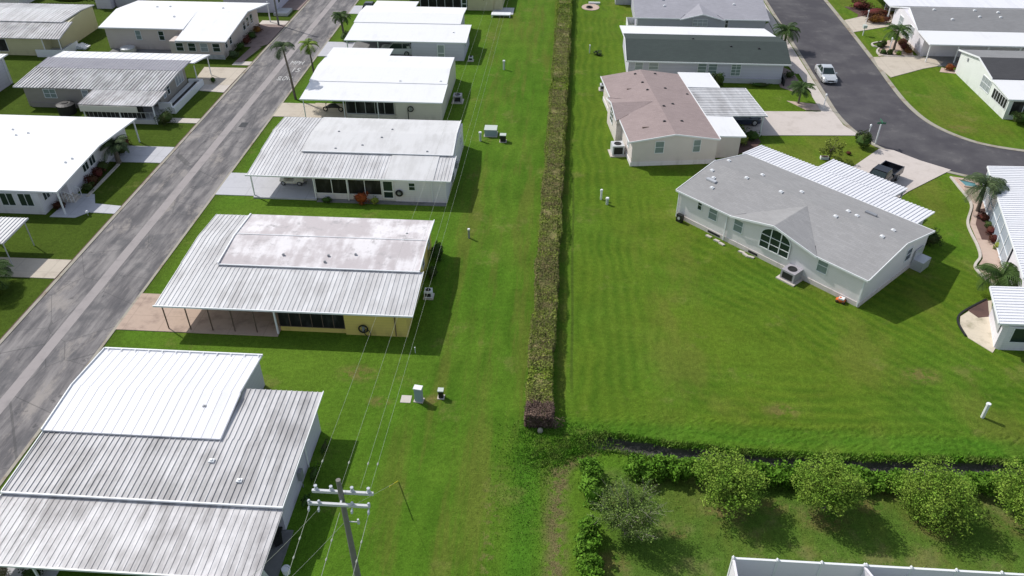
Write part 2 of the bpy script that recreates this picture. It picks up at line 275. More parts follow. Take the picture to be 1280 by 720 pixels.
# roof plane p0,p1 = low edge, p2,p3 = high edge above p1,p0 ; standing ribs run up the slope
def plane(mb,p,th=.09,rib=0,rw=.07,rh=.07):
    mb.slab(p,th)
    if rib:
        L=math.dist(p[0],p[1]); n=max(1,int(round(L/rib)))
        for i in range(n+1):
            t=i/n; t=min(max(t,.004),.996); a=lerp(p[0],p[1],t); b=lerp(p[3],p[2],t)
            mb.bar((a[0],a[1],a[2]+rh/2),(b[0],b[1],b[2]+rh/2),rw,rh)
    return mb
def window(h,side,c,s,z0,w,ht,glass='glass',nx=1,ny=2,par=None):
    # side S/N at y=c, span along x ; E/W at x=c, span along y. frame proud of the wall, pane inside it
    sg={'S':-1,'N':1,'E':1,'W':-1}[side]; f=MB(); g=MB()
    def bx(m,a0,a1,b0,b1,d0,d1):
        if side in 'SN': m.box(a0,c+sg*d0,b0,a1,c+sg*d1,b1)
        else: m.box(c+sg*d0,a0,b0,c+sg*d1,a1,b1)
    t=.055
    bx(f,s,s+t,z0,z0+ht,.004,.06); bx(f,s+w-t,s+w,z0,z0+ht,.004,.06); bx(f,s+t,s+w-t,z0,z0+t,.004,.065); bx(f,s+t,s+w-t,z0+ht-t,z0+ht,.004,.065)
    for i in range(1,nx): bx(f,s+w*i/nx-.022,s+w*i/nx+.022,z0+t,z0+ht-t,.004,.055)
    for i in range(1,ny): bx(f,s+t,s+w-t,z0+ht*i/ny-.02,z0+ht*i/ny+.02,.004,.05)
    bx(g,s+.02,s+w-.02,z0+.02,z0+ht-.02,.003,.022)
    o=h.p('window',f,M['white'],par); h.p('pane',g,M[glass],o); return o
def screens(h,side,c,a,b,z0,z1,n,frame='alu',mat='screen'):
    sg={'S':-1,'N':1,'E':1,'W':-1}[side]; g=MB(); f=MB()
    def bx(m,a0,a1,b0,b1,d0,d1):
        if side in 'SN': m.box(a0,c+sg*d0,b0,a1,c+sg*d1,b1)
        else: m.box(c+sg*d0,a0,b0,c+sg*d1,a1,b1)
    bx(g,a,b,z0,z1,.003,.025)
    for i in range(n+1):
        t=a+(b-a)*i/n; bx(f,t-.03,t+.03,z0,z1,.004,.06)
    bx(f,a+.03,b-.03,z0,z0+.05,.004,.055); bx(f,a+.03,b-.03,z1-.05,z1,.004,.055)
    h.p('screen_panel',g,M[mat]); h.p('screen_frame',f,M[frame])
def door(h,side,c,s,z0,w=.9,ht=2.0,glass='glass'):
    sg={'S':-1,'N':1,'E':1,'W':-1}[side]; f=MB(); g=MB()
    def bx(m,a0,a1,b0,b1,d0,d1):
        if side in 'SN': m.box(a0,c+sg*d0,b0,a1,c+sg*d1,b1)
        else: m.box(c+sg*d0,a0,b0,c+sg*d1,a1,b1)
    bx(f,s,s+.1,z0,z0+ht,.004,.08); bx(f,s+w-.1,s+w,z0,z0+ht,.004,.08)
    for q in (0,.4,1): zz=z0+(ht-.1)*q; bx(f,s+.1,s+w-.1,zz,zz+.1,.004,.08)
    bx(g,s+.05,s+w-.05,z0+.05,z0+ht-.05,.003,.03); o=h.p('door',f,M['white']); h.p('pane',g,M[glass],o)
def posts(h,pts,z1,r=.05,m='alu'):
    for (x,y) in pts: h.p('post',MB().box(x-r,y-r,0,x+r,y+r,z1),M[m])
def vents(h,roof,lst,m='white',r=.16,ht=.18):
    for (x,y,z) in lst: h.p('vent',MB().box(x-r,y-r*.8,z-.05,x+r,y+r*.8,z+ht*.6).cyl(x,y,z+ht*.5,z+ht,r*.7,r*.5,8),M[m],roof)
# ------------------------------------------------------------------ foliage
def leafmesh(C,size,up=.3,asp=.55):
    n=len(C); N=RNG.normal(size=(n,3)); N[:,2]=np.abs(N[:,2])*(1+up)+up; N/=np.linalg.norm(N,axis=1)[:,None]
    A=np.cross(N,RNG.normal(size=(n,3))); A/=np.linalg.norm(A,axis=1)[:,None]; B=np.cross(N,A)
    s=(size*RNG.uniform(.6,1.35,size=n))[:,None]; A=A*s; B=B*s*asp
    return np.stack([C-A*.5,C+B*.5,C+A*.5,C-B*.5],1).reshape(-1,3)
def leafadd(mb,C,size,up=.3,asp=.55):
    if len(C)==0: return
    V=leafmesh(np.asarray(C),size,up,asp); n=len(V)//4; o=len(mb.v)
    mb.v+= [tuple(p) for p in V.tolist()]; mb.f+=[(o+4*i,o+4*i+1,o+4*i+2,o+4*i+3) for i in range(n)]; mb.m+=[mb.k]*n
def cloud(c,rad,n,clumps=24,cr=.32,low=-.7):
    c=np.array(c);rad=np.array(rad); D=RNG.normal(size=(clumps,3)); D/=np.linalg.norm(D,axis=1)[:,None]; D[:,2]=np.maximum(D[:,2],low)
    K=D*RNG.uniform(.35,.95,size=(clumps,1)); w=RNG.integers(0,clumps,n); L=RNG.normal(size=(n,3)); L/=np.linalg.norm(L,axis=1)[:,None]
    return c+(K[w]+L*cr*RNG.uniform(.2,1,size=(n,1))**.5)*rad
def core(mb,c,rad,k=.62):
    n,m=10,6; vs=[];fs=[]
    for j in range(m+1):
        t=math.pi*j/m
        for i in range(n):
            a=2*math.pi*i/n; q=k*(1+.12*random.uniform(-1,1)); vs.append((c[0]+rad[0]*q*math.sin(t)*math.cos(a),c[1]+rad[1]*q*math.sin(t)*math.sin(a),c[2]+rad[2]*q*math.cos(t)))
    for j in range(m):
        for i in range(n): fs.append((j*n+i,(j+1)*n+i,(j+1)*n+(i+1)%n,j*n+(i+1)%n))
    mb.add(vs,fs)
def bush(name,label,x,y,rx,ry,h,m,n=500,size=.14,group=None,cat='shrub',core_=True,z=0):
    b=MB(); c=(x,y,z+h*.5)
    if core_: core(b,c,(rx,ry,h*.5),.7)
    leafadd(b,cloud(c,(rx,ry,h*.56),n,14,.42,-.6),size)
    o=link(name,b,M[m],None,(x,y,z)); o.location=(x,y,z); return tag(o,label,cat,group)
def tree(name,label,x,y,h,rad,m,n=5000,size=.16,group=None,clumps=40,trunk=.09,crownz=.55,flat=1,cr=.27):
    t=T(name,label,'tree',(x,y,0),0,group); tr=MB(); cz=h-rad*flat
    tr.tube([(x,y,-.05),(x+.03,y,h*.18),(x-.04,y+.03,h*.42)],[trunk*1.25,trunk,trunk*.75],8)
    for i in range(9):
        a=i*2.4; e=(x+math.cos(a)*rad*.62,y+math.sin(a)*rad*.62,cz+rad*flat*random.uniform(-.2,.6)); mm=(x+math.cos(a)*rad*.22,y+math.sin(a)*rad*.22,h*.5)
        tr.tube([(x,y,h*.25+.04*i),mm,e],[trunk*.55,trunk*.4,trunk*.15],5)
    t.p('trunk',tr,M['bark']); b=MB(); C=cloud((x,y,cz),(rad,rad,rad*flat),n,clumps,cr,-.75); C[:,2]=np.maximum(C[:,2],.25)
    leafadd(b,C,size); t.p('crown',b,M[m]); return t
def palm(label,x,y,h,fl,m='l_palm',nf=18,group=None,tr=.13,lean=(0,0),droop=.9,nl=16,name='palm_tree',cat='palm'):
    t=T(name,label,cat,(x,y,0),0,group); tx,ty=x+lean[0],y+lean[1]
    t.p('trunk',MB().tube([(x,y,-.05),(x+lean[0]*.4,y+lean[1]*.4,h*.5),(tx,ty,h)],[tr*1.3,tr,tr*.85],9),M['bark']); b=MB()
    for i in range(nf):
        a=i*2.39996+random.uniform(-.2,.2); el=random.uniform(.05,1.15) if i%3 else random.uniform(.7,1.3); L=fl*random.uniform(.8,1.1); pts=[]
        d=Vector((math.cos(a),math.sin(a),0)); side=Vector((-math.sin(a),math.cos(a),0)); p=Vector((tx,ty,h)); ang=el
        for k in range(nl+1):
            pts.append(p.copy()); p=p+(d*math.cos(ang)+Vector((0,0,math.sin(ang))))*(L/nl); ang-=droop*2.0/nl
        b.tube(pts[::2],[.03]*(len(pts[::2])-1)+[.01],4)
        for k in range(2,nl+1):
            w=fl*.3*math.sin(math.pi*min(1,(k/nl)*.85+.12))+.05
            for sgn in (-1,1):
                q=pts[k]; f=(pts[k]-pts[k-1]).normalized(); e=q+side*sgn*w*.85+f*w*.55+Vector((0,0,-w*.35)); o=f*.05
                b.add([q-o,q+o,e+o*.4,e-o*.4],[(0,1,2,3)])
    t.p('crown',b,M[m]); return t
# ------------------------------------------------------------------ ground, roads
def arange(a,b,s): return [a+i*s for i in range(int(round((b-a)/s))+1)]
xs=[-3000,-400,-120,-60,-20,-6]+arange(-1,46,.25)+[50,60,90,150,400,3000]; ys=[-3000,-300,-40,0,15,25]+arange(31.5,38,.2)+[40,50,70,100,150,300,3000]
def ditch_y(x):
    P=[(-1,35.0),(1,35.0),(4,35.3),(8.3,34.75),(13.3,34.4),(18.2,34.4),(27.5,34.75),(46,35.4)]
    for (a,b),(c,d) in zip(P,P[1:]):
        if a<=x<=c: t=(x-a)/(c-a); t=t*t*(3-2*t); return b+(d-b)*t
    return 35
g=MB(); V=[]
for yy in ys:
    for xx in xs:
        z=0
        if -1<=xx<=46:
            amp=.6*min(1,max(0,(xx-1.6)/2.2))*min(1,(46-xx)/3); d=(yy-ditch_y(xx)-.1*math.sin(xx*2.1))
            if -.95<d<.75: k=(1-abs(d)/(.95 if d<0 else .75)); k=min(1,k*1.7); z=-amp*k*k*(3-2*k)
            z+=random.uniform(-.03,.03) if 31.6<yy<37.8 and -.9<xx<45.9 else 0
        V.append((xx,yy,z))
nx=len(xs); g.add(V,[(j*nx+i,j*nx+i+1,(j+1)*nx+i+1,(j+1)*nx+i) for j in range(len(ys)-1) for i in range(nx-1)])
struct('ground',g,M['ground'])
def sheet(name,pts,m,z=.05,th=.12,label=None):
    return struct(name,MB().slab([(x,y,z) for x,y in pts],th),M[m],label)
def rect(name,x0,y0,x1,y1,m,z=.05,th=.12,label=None): return sheet(name,[(x0,y0),(x1,y0),(x1,y1),(x0,y1)],m,z,th,label)
rect('road',-40.55,-60,-37.25,240,'asph1',.02,.1,'old patched grey asphalt street at left, west lane'); rect('road',-36.4,-60,-33.1,240,'asph1',.02,.1,'old patched grey asphalt street at left, east lane')
rect('gutter_strip',-37.25,-60,-36.4,240,'cstrip',.016,.1,'pale worn concrete strip down the middle of the old street')
rect('soil_edge',-40.98,-60,-40.83,240,'mulch',.012,.05,'dark soil edge between the left gardens and the kerb'); rect('kerb',-40.83,-60,-40.55,240,'c_kerb',.06,.14,'pale kerb along the left side of the old street'); rect('kerb',-33.1,-60,-32.88,240,'c_kerb',.045,.12,'narrow kerb along the right side of the old street')
def cat_(P,n=6):
    out=[]
    for i in range(len(P)-1):
        p0=P[max(i-1,0)];p1=P[i];p2=P[i+1];p3=P[min(i+2,len(P)-1)]
        for k in range(n):
            t=k/n; out.append(tuple(.5*((2*p1[j])+(-p0[j]+p2[j])*t+(2*p0[j]-5*p1[j]+4*p2[j]-p3[j])*t*t+(-p0[j]+3*p1[j]-3*p2[j]+p3[j])*t**3) for j in (0,1)))
    return out+[P[-1]]
def offs(P,d):
    out=[]
    for i,p in enumerate(P):
        a=P[max(i-1,0)];b=P[min(i+1,len(P)-1)]; t=Vector((b[0]-a[0],b[1]-a[1])).normalized(); out.append((p[0]-t.y*d,p[1]+t.x*d))
    return out
def ribbon(mb,A,B,z,th=.12):
    for i in range(len(A)-1): mb.slab([(A[i][0],A[i][1],z),(A[i+1][0],A[i+1][1],z),(B[i+1][0],B[i+1][1],z),(B[i][0],B[i][1],z)],th)
    return mb
def flat(mb,A,B,z):
    n=len(A); mb.add([(p[0],p[1],z) for p in A+B],[(i,i+1,n+i+1,n+i) for i in range(n-1)]); return mb
EL=cat_([(32.0,230),(32.0,150),(31.95,125),(31.95,105),(31.9,94),(32.0,86.5),(33.2,81.2),(34.9,78.2),(37.0,75.8),(39.9,73.9),(43,72.6),(47,71.6),(55,70.8),(80,70)])
ER=cat_([(41.0,230),(41.0,150),(41.0,125),(40.7,105),(40.4,97),(40.4,91),(41.0,86.5),(42.4,83.3),(44.6,80.8),(47.6,79.4),(51,78.7),(55,78.5),(62,78.3),(80,78)])
struct('road',flat(MB(),EL,ER,.012),M['asph2'],'dark smooth asphalt road curving away at the right')
struct('kerb',ribbon(MB(),offs(EL,-.02),offs(EL,-.5),.055),M['c_kerb'],'pale kerb on the near inner side of the curved road'); struct('kerb',ribbon(MB(),offs(ER,.02),offs(ER,.55),.055),M['c_kerb'],'pale kerb on the outer side of the curved road')
sheet('sidewalk',[(30.0,86.6),(31.35,86.6),(31.3,100.2),(31.3,150),(30.6,150),(30.1,113)],'c_walk',.06,.14,'pale sidewalk beside the curved road')
# patchwork, manhole, markings
mh=MB().box(-35.9,79.6,0,-35.1,80.8,.03)
for i in range(6): mh.box(-35.85,79.68+i*.18,.03,-35.15,79.72+i*.18,.036)
tag(link('storm_drain',mh,M['black']),'dark rectangular storm drain grate in the old street','drain')

for txt,x,y,s,w in (('SLOW',-34.95,93.3,1.35,1.8),('15',-34.35,96.2,1.35,.9),('MPH',-34.9,98.7,1.35,1.7)):
    cu=bpy.data.curves.new('road_lettering','FONT'); cu.body=txt; cu.size=s*1.4; cu.align_x='CENTER'; cu.extrude=.002
    to=bpy.data.objects.new('tmp',cu); COL.objects.link(to); bpy.context.view_layer.update()
    me=bpy.data.meshes.new_from_object(to.evaluated_get(bpy.context.evaluated_depsgraph_get())); bpy.data.objects.remove(to); me.materials.clear(); me.materials.append(M['line'])
    xs_=[v.co.x for v in me.vertices]; k=w/(max(xs_)-min(xs_))
    for v in me.vertices: v.co.x*=k
    o=bpy.data.objects.new('road_lettering',me); COL.objects.link(o); o.location=(x,y,.026); tag(o,'worn white road lettering reading %s on the old street'%txt,'road marking')
# ditch grass and lush fringe
def blades(C,h,mb,w=.035):
    C=np.asarray(C); n=len(C); a=RNG.uniform(0,6.283,n); s=np.stack([np.cos(a),np.sin(a),a*0],1)*w; hh=h*RNG.uniform(.5,1.3,n); l=RNG.normal(size=(n,2))*.45
    top=C+np.stack([l[:,0]*hh,l[:,1]*hh,hh],1); V=np.stack([C-s,C+s,top],1).reshape(-1,3); o=len(mb.v); mb.v+=[tuple(p) for p in V.tolist()]; mb.f+=[(o+3*i,o+3*i+1,o+3*i+2) for i in range(n)]; mb.m+=[mb.k]*n
gb=MB(); X=RNG.uniform(2.2,44,9000); Y=np.array([ditch_y(v) for v in X])+.62+RNG.normal(size=9000)*.16; blades(np.stack([X,Y,X*0-.06],1),.2,gb)
X=RNG.uniform(1.5,44,5000); Y=np.array([ditch_y(v) for v in X])-.85+RNG.normal(size=5000)*.14; blades(np.stack([X,Y,X*0-.03],1),.22,gb)
X=RNG.uniform(2.2,44,7000); Y=np.array([ditch_y(v) for v in X])+RNG.uniform(-.8,-.3,7000); blades(np.stack([X,Y,X*0-.5],1),.22,gb)
X=1+RNG.normal(size=5000)*1.3; Y=33.6+.75*X.clip(0,3)*.6+RNG.normal(size=5000)*.55; blades(np.stack([X,Y,X*0-.03],1),.14,gb)
X=.3+RNG.normal(size=4000)*1.5; Y=35.5+RNG.normal(size=4000)*.7; blades(np.stack([X,Y,X*0-.03],1),.13,gb)
X=-1+RNG.normal(size=4000)*1.2; Y=34.5-np.abs(RNG.normal(size=4000))*5; blades(np.stack([X,Y,X*0-.03],1),.1,gb)
X=RNG.uniform(3.8,34,7000); Y=RNG.uniform(26.3,32.6,7000); blades(np.stack([X,Y,X*0-.03],1),.1,gb)
M['blade']=leafmat('long_grass_blade',(.1,.24,.02),(.17,.25,.05),.45,1.0)
tag(link('long_grass',gb,M['blade']),'long rough grass along the ditch and the hedge end','grass',None,'stuff')
# ------------------------------------------------------------------ MIDDLE COLUMN HOUSES
# foreground house with three stepped metal roofs
h=T('mobile_home','large pale blue mobile home with three stepped ribbed metal roofs, nearest the camera','house',(-22.5,31,0))
b=MB().gable_x(-30.1,-19.75,[(31.6,.0),(39.0,.0),(39.0,2.42),(35.1,2.85),(31.6,2.42)]); b.box(-20.2,27.3,0,-14.75,35.0,2.28); b.box(-29.9,27.3,0,-20.3,31.7,2.2)
b.box(-20.2,24.1,0,-17.2,27.4,1.95); h.p('wall',b,M['w_blue'])
r=MB(); plane(r,[(-30.5,39.2,2.52),(-19.55,39.2,2.52),(-19.55,35.1,2.98),(-30.5,35.1,2.98)],.1,.62,.035,.02); plane(r,[(-30.55,31.45,2.72),(-19.5,31.45,2.72),(-19.5,35.1,2.985),(-30.55,35.1,2.985)],.1,.62,.035,.02)
rf=h.p('roof',r,M['r_whiterib'],label='upper white coated roof')
r=MB(); plane(r,[(-30.45,27.0,2.42),(-14.45,27.0,2.42),(-14.45,31.6,2.57),(-30.45,31.6,2.57)],.09,.34,.04,.05)
plane(r,[(-19.5,31.6,2.57),(-14.45,31.6,2.57),(-14.45,35.8,2.7),(-19.5,35.8,2.7)],.09,.34,.04,.05); r2=h.p('roof',r,M['r_ribg'],label='middle ribbed roof with grey streaks')
r=MB(); plane(r,[(-30.45,22.7,2.12),(-14.4,22.7,2.12),(-14.4,27.05,2.3),(-30.45,27.05,2.3)],.08,.34,.022,.028); r3=h.p('roof',r,M['r_mildew'],label='lowest ribbed roof with dark mildew')
r=MB(); r.bar((-30.5,39.22,2.56),(-19.5,39.22,2.56),.1,.12); r.bar((-30.5,26.98,2.44),(-14.4,26.98,2.44),.09,.12); r.bar((-30.5,22.66,2.12),(-14.35,22.66,2.12),.09,.12); r.bar((-14.42,27,2.45),(-14.42,35.85,2.74),.05,.1)
r.bar((-30.56,31.45,2.75),(-30.52,35.1,3.02),.07,.12); r.bar((-30.52,35.1,3.02),(-30.52,39.2,2.57),.07,.12); r.bar((-30.5,27,2.45),(-30.5,31.6,2.6),.05,.12); r.bar((-30.5,22.7,2.13),(-30.5,27,2.32),.05,.1)
for i in range(12): r.bar((-30.2+i*.95,39.19,2.6),(-30.2+i*.95,38.95,2.63),.05,.03)
h.p('fascia',r,M['white']); vents(h,r2,[(-19.5,29.9,2.52),(-17.4,28.6,2.48)]); vents(h,rf,[(-21.4,33.9,2.9)],'grey',.1,.1)
screens(h,'S',24.1,-26.5,-20.3,.35,1.9,6); h.p('knee_wall',MB().box(-26.5,24.11,0,-20.3,24.3,.34),M['w_blue']); screens(h,'S',24.1,-20.2,-17.2,1.0,1.9,2,'white','glassl')
posts(h,[(-30,23),(-26.7,23),(-14.6,23)],2.05,.05,'white')
h.p('meter_box',MB().box(-14.74,30.2,.8,-14.5,30.6,1.5).tube([(-14.62,30.4,.8),(-14.62,30.4,.0)],.03,6),M['grey']); h.p('downspout',MB().bar((-14.69,31.9,2.3),(-14.69,31.9,.1),.08),M['white'])
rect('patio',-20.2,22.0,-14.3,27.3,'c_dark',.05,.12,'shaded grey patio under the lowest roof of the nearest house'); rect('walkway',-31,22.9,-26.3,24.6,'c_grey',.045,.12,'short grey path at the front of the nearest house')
wb=T('waste_bin','black wheeled waste bin on the dark patio of the nearest house','bin',(-14.95,26.4,.05)); wb.p('body',MB().tube([(-14.95,26.4,.05),(-14.95,26.4,1.0)],[.3,.38],4),M['black']); wb.p('lid',MB().box(-15.3,26.05,1.0,-14.6,26.75,1.08),M['black'])
pu=T('patio_umbrella','closed pale grey parasol standing at the patio edge of the nearest house','parasol',(-14.6,23.5,.05)); pu.p('pole',MB().cyl(-14.6,23.5,.05,2.1,.03),M['alu']); pu.p('canopy',MB().tube([(-14.6,23.5,.55),(-14.6,23.5,1.2),(-14.6,23.5,2.05)],[.34,.22,.03],10),M['arm'])
bk=T('bucket','small white bucket on the patio edge under the wires','bucket',(-13.9,24.6,0)); bk.p('body',MB().cyl(-13.9,24.6,0,.4,.2,.24),M['white']); bk.p('handle',MB().ring((-13.9,24.6,.42),(0,1,0),.2,.012),M['grey'])
bush('shrub','pale blossoming shrub at the front path of the nearest house',-29.4,23.2,1.0,.8,1.2,'l_pale',900,.12); bush('shrub','low dark green shrub beside the screens of the nearest house',-27.4,23.3,.7,.5,.7,'l_dk',400,.12)
for i,(x,y,s_) in enumerate([(-14.15,29.2,.3),(-14.2,31.3,.35),(-14.1,33.4,.28)]): bush('shrub',['small dark weedy shrub at the south end of the nearest house\'s east wall','small dark weedy shrub midway along the nearest house\'s east wall','small dark weedy shrub at the north end of the nearest house\'s east wall'][i],x,y,s_*.7,s_*2,.5,'l_dk',160,.12)

# yellow house with stained roof
h=T('mobile_home','yellow mobile home with pinkish stained roof and brown carport posts','house',(-19,50.5,0))
b=MB().gable_x(-25.6,-10.75,[(49.5,0),(56.8,0),(56.8,2.5),(53,2.85),(49.5,2.6)]); b.box(-15.4,44.75,0,-10.75,49.55,2.26); b.box(-20.4,44.9,.0,-15.35,49.55,2.24); h.p('wall',b,M['w_yellow'])
r=MB(); plane(r,[(-26.3,57,2.68),(-10.45,57,2.68),(-10.45,53,3.0),(-26.3,53,3.0)],.1); plane(r,[(-26.3,49.3,2.78),(-10.4,49.3,2.78),(-10.4,53,3.005),(-26.3,53,3.005)],.12); rf=h.p('roof',r,M['r_stain'],label='smooth pink and grey stained upper roof')
r=MB(); plane(r,[(-29.35,44.25,2.38),(-10.15,44.25,2.38),(-10.15,49.4,2.66),(-29.35,49.4,2.66)],.08,.34,.04,.035); plane(r,[(-29.35,49.4,2.66),(-26.2,49.4,2.66),(-26.2,53,2.84),(-29.35,53,2.84)],.08,.34,.04,.035); plane(r,[(-29.35,57,2.55),(-26.2,57,2.55),(-26.2,53,2.84),(-29.35,53,2.84)],.08,.34,.04,.035)
r2=h.p('roof',r,M['r_ribw'],label='lower ribbed aluminium roof over carport and rooms')
r=MB(); r.bar((-29.4,44.22,2.38),(-10.1,44.22,2.38),.09,.13); r.bar((-10.13,44.2,2.4),(-10.13,49.4,2.7),.05,.1); r.bar((-26.3,49.26,2.79),(-10.4,49.26,2.79),.08,.07); r.bar((-26.2,53.4,3.0),(-10.5,53.4,3.0),.06,.04); r.bar((-10.4,49.3,2.88),(-10.4,53,3.04),.07,.12); r.bar((-10.4,53,3.04),(-10.4,57,2.72),.07,.12); r.bar((-26.3,49.3,2.88),(-26.3,53,3.05),.12,.08); r.bar((-26.3,53,3.05),(-26.3,57,2.73),.12,.08); h.p('fascia',r,M['white'])
vents(h,rf,[(-21.5,50.7,2.95),(-17.9,50.8,2.95),(-15.8,51.1,2.95),(-12.3,54.5,2.85),(-18.0,50.0,2.9)],'grey',.09,.1)
screens(h,'S',44.9,-20.4,-15.45,.45,2.15,6,'brown'); posts(h,[(-20.5,44.5)],2.3,.06,'white'); posts(h,[(-28.9,44.5),(-27.2,44.5),(-25.5,44.5),(-23.8,44.5),(-22.1,44.5)],2.3,.035,'brown')
window(h,'E',-10.75,52,1.0,.9,1.1); window(h,'E',-10.75,55,1.0,.8,1.0); h.p('downspout',MB().bar((-11.6,44.68,2.2),(-11.6,44.68,.1),.06),M['brown'])
hr=T('hose_reel','black coiled garden hose on the yellow wall of the house with stained roof','hose reel',(-14.0,44.6,.1)); hr.p('hose',MB().ring((-14.0,44.58,.75),(0,1,0),.33,.06).ring((-13.7,44.5,.45),(.4,1,0),.3,.03),M['black']); hr.p('bracket',MB().box(-14.1,44.6,.5,-13.9,44.74,.95),M['grey'])
rect('carport_slab',-29.4,44.15,-20.45,49.5,'c_old',.06,.14,'stained brown concrete floor of the carport with brown posts'); rect('driveway',-32.9,44.15,-29.4,48.7,'c_old',.055,.14,'tan and brown driveway of the yellow house')
ac=lambda x,y,lab,m='ac',s=.42,hh=.8,rot=0:(lambda t:(t.p('body',MB().box(-s,-s,.12,s,s,hh),M[m]),t.p('side_grille',MB().box(-s*.75,-s-.01,.22,s*.75,-s+.001,hh-.15),M['dark']),t.p('fan_grille',MB().ring((0,0,hh+.01),(0,0,1),s*.55,.05).cyl(0,0,hh,hh+.02,s*.5),M['dark']),t.p('pad',MB().box(-s*1.35,-s*1.35,0,s*1.35,s*1.35,.1),M['c_walk']),t))(T('air_conditioner',lab,'air conditioner',(x,y,0),rot,None,True))
ac(-9.95,49.8,'small white air conditioner in the shade east of the yellow house','white',.3,.7); 
bush('shrub','dark shrub in shade by the northeast corner of the yellow house',-10.0,55.3,.5,1.0,1.6,'l_dk',900,.16); bush('shrub','dark shrub against the yellow house\'s east wall, south of its corner shrub',-10.1,52.6,.45,.9,1.0,'l_dk',500,.15)
tb=T('storage_tote','dark tote against the back wall of the brown-post carport','tote',(-22.4,48.8,.06)); tb.p('body',MB().box(-23,48.4,.06,-21.8,49.2,.8),M['dark']); tb.p('lid',MB().box(-23.05,48.35,.8,-21.75,49.25,.86),M['black'])
bx=T('cabinet','brown cabinet at the inner end of the brown-post carport','cabinet',(-24.3,49,.06)); bx.p('body',MB().box(-25.1,48.7,.06,-23.5,49.4,1.5),M['brown']); bx.p('door',MB().box(-25.05,48.66,.15,-24.35,48.69,1.4),M['bark'])

# white house with golf cart carport
h=T('mobile_home','white mobile home with streaked white roof and a golf cart in its carport','house',(-19,70.5,0))
b=MB().gable_x(-24,-10.3,[(69,0),(76.8,0),(76.8,2.5),(73,2.82),(69,2.6)]); b.box(-15.3,64.5,.0,-10.45,69.05,2.3); b.box(-22.9,64.6,0,-15.25,69.05,2.3); h.p('wall',b,M['w_white'])
r=MB(); plane(r,[(-25.2,77.1,2.64),(-10.5,77.1,2.64),(-10.45,73,2.98),(-25.2,73,2.98)],.1); plane(r,[(-25.2,68.8,2.82),(-10.3,68.8,2.82),(-10.45,73,2.985),(-25.2,73,2.985)],.11); plane(r,[(-16.2,64.4,2.46),(-11.6,64.4,2.46),(-11.6,68.85,2.75),(-16.2,68.85,2.75)],.09); rf=h.p('roof',r,M['r_white2'],label='smooth streaked white upper roof')
r=MB(); plane(r,[(-29.3,64.35,2.4),(-16.2,64.35,2.4),(-16.2,68.9,2.68),(-29.3,68.9,2.68)],.08,.34,.04,.035); plane(r,[(-11.6,64.35,2.4),(-10.0,64.35,2.4),(-10.0,68.9,2.68),(-11.6,68.9,2.68)],.08,.34,.04,.035); plane(r,[(-29.35,68.9,2.68),(-25.1,68.9,2.68),(-25.1,73,2.86),(-29.35,73,2.86)],.08,.34,.04,.035); plane(r,[(-29.4,77.1,2.55),(-25.1,77.1,2.55),(-25.1,73,2.86),(-29.4,73,2.86)],.08,.34,.04,.035)
h.p('roof',r,M['r_ribw'],label='ribbed aluminium roof over carport'); r=MB(); r.bar((-29.4,64.3,2.4),(-10,64.3,2.4),.08,.13); r.bar((-10.45,73,3.02),(-10.5,77.1,2.68),.07,.12); r.bar((-10.3,68.8,2.86),(-10.45,73,3.02),.07,.12); r.bar((-9.98,64.3,2.42),(-9.98,68.9,2.7),.05,.1); r.bar((-25.2,68.77,2.84),(-10.3,68.77,2.84),.08,.06); h.p('fascia',r,M['white'])
vents(h,rf,[(-22.5,73,2.98),(-17.2,74,2.9),(-17.9,72,2.95),(-19.5,70.3,2.88),(-12.9,69.4,2.84),(-22,69.5,2.84)],'grey',.1,.1)
screens(h,'S',64.6,-22.9,-16.6,.6,2.2,4,'white'); door(h,'S',64.6,-16.5,.25,1.05,1.95); window(h,'S',64.5,-14.0,1.25,.65,.85); window(h,'E',-10.3,70,1.2,.8,.9); window(h,'E',-10.3,74.2,1.2,.8,.9)
h.p('downspout',MB().bar((-11.8,64.42,2.3),(-11.8,64.42,.1),.07),M['white']); h.p('meter_box',MB().box(-10.28,66.8,1.0,-10.05,67.4,1.7),M['grey']); h.p('meter_box',MB().box(-10.28,69.8,.9,-10.0,70.2,1.5),M['grey']); posts(h,[(-29,64.6),(-23.0,64.5),(-19.8,64.4)],2.3,.05,'white')
rect('carport_slab',-29,64.2,-22.9,69,'c_grey',.14,.3,'pale grey carport floor under the parked golf cart'); rect('driveway',-32.9,64.6,-29,69,'c_grey',.06,.14,'pale grey driveway of the white house with golf cart'); rect('patio_step',-22.8,63.9,-10.5,64.5,'c_dark',.035,.12,'dark soil border under the screened porch of the golf cart house')
hr=T('hose_reel','round dark hose reel on the white wall beside a small window','hose reel',(-14.9,64.4,0)); hr.p('hose',MB().ring((-14.9,64.33,1.0),(0,1,0),.28,.09),M['dark']); hr.p('hub',MB().tube([(-14.9,64.26,1.0),(-14.9,64.44,1.0)],.15,10),M['grey'])
bush('shrub','red leaved shrub before the screened porch with white door',-18.45,63.9,.75,.55,1.25,'l_red',900,.13); bush('shrub','small olive shrub just right of the red leaved shrub',-17.2,63.9,.5,.4,.8,'l_olive',300,.13); bush('shrub','low green shrub left of the red leaved shrub',-21.8,63.9,.6,.4,.6,'l_dk',300,.13)

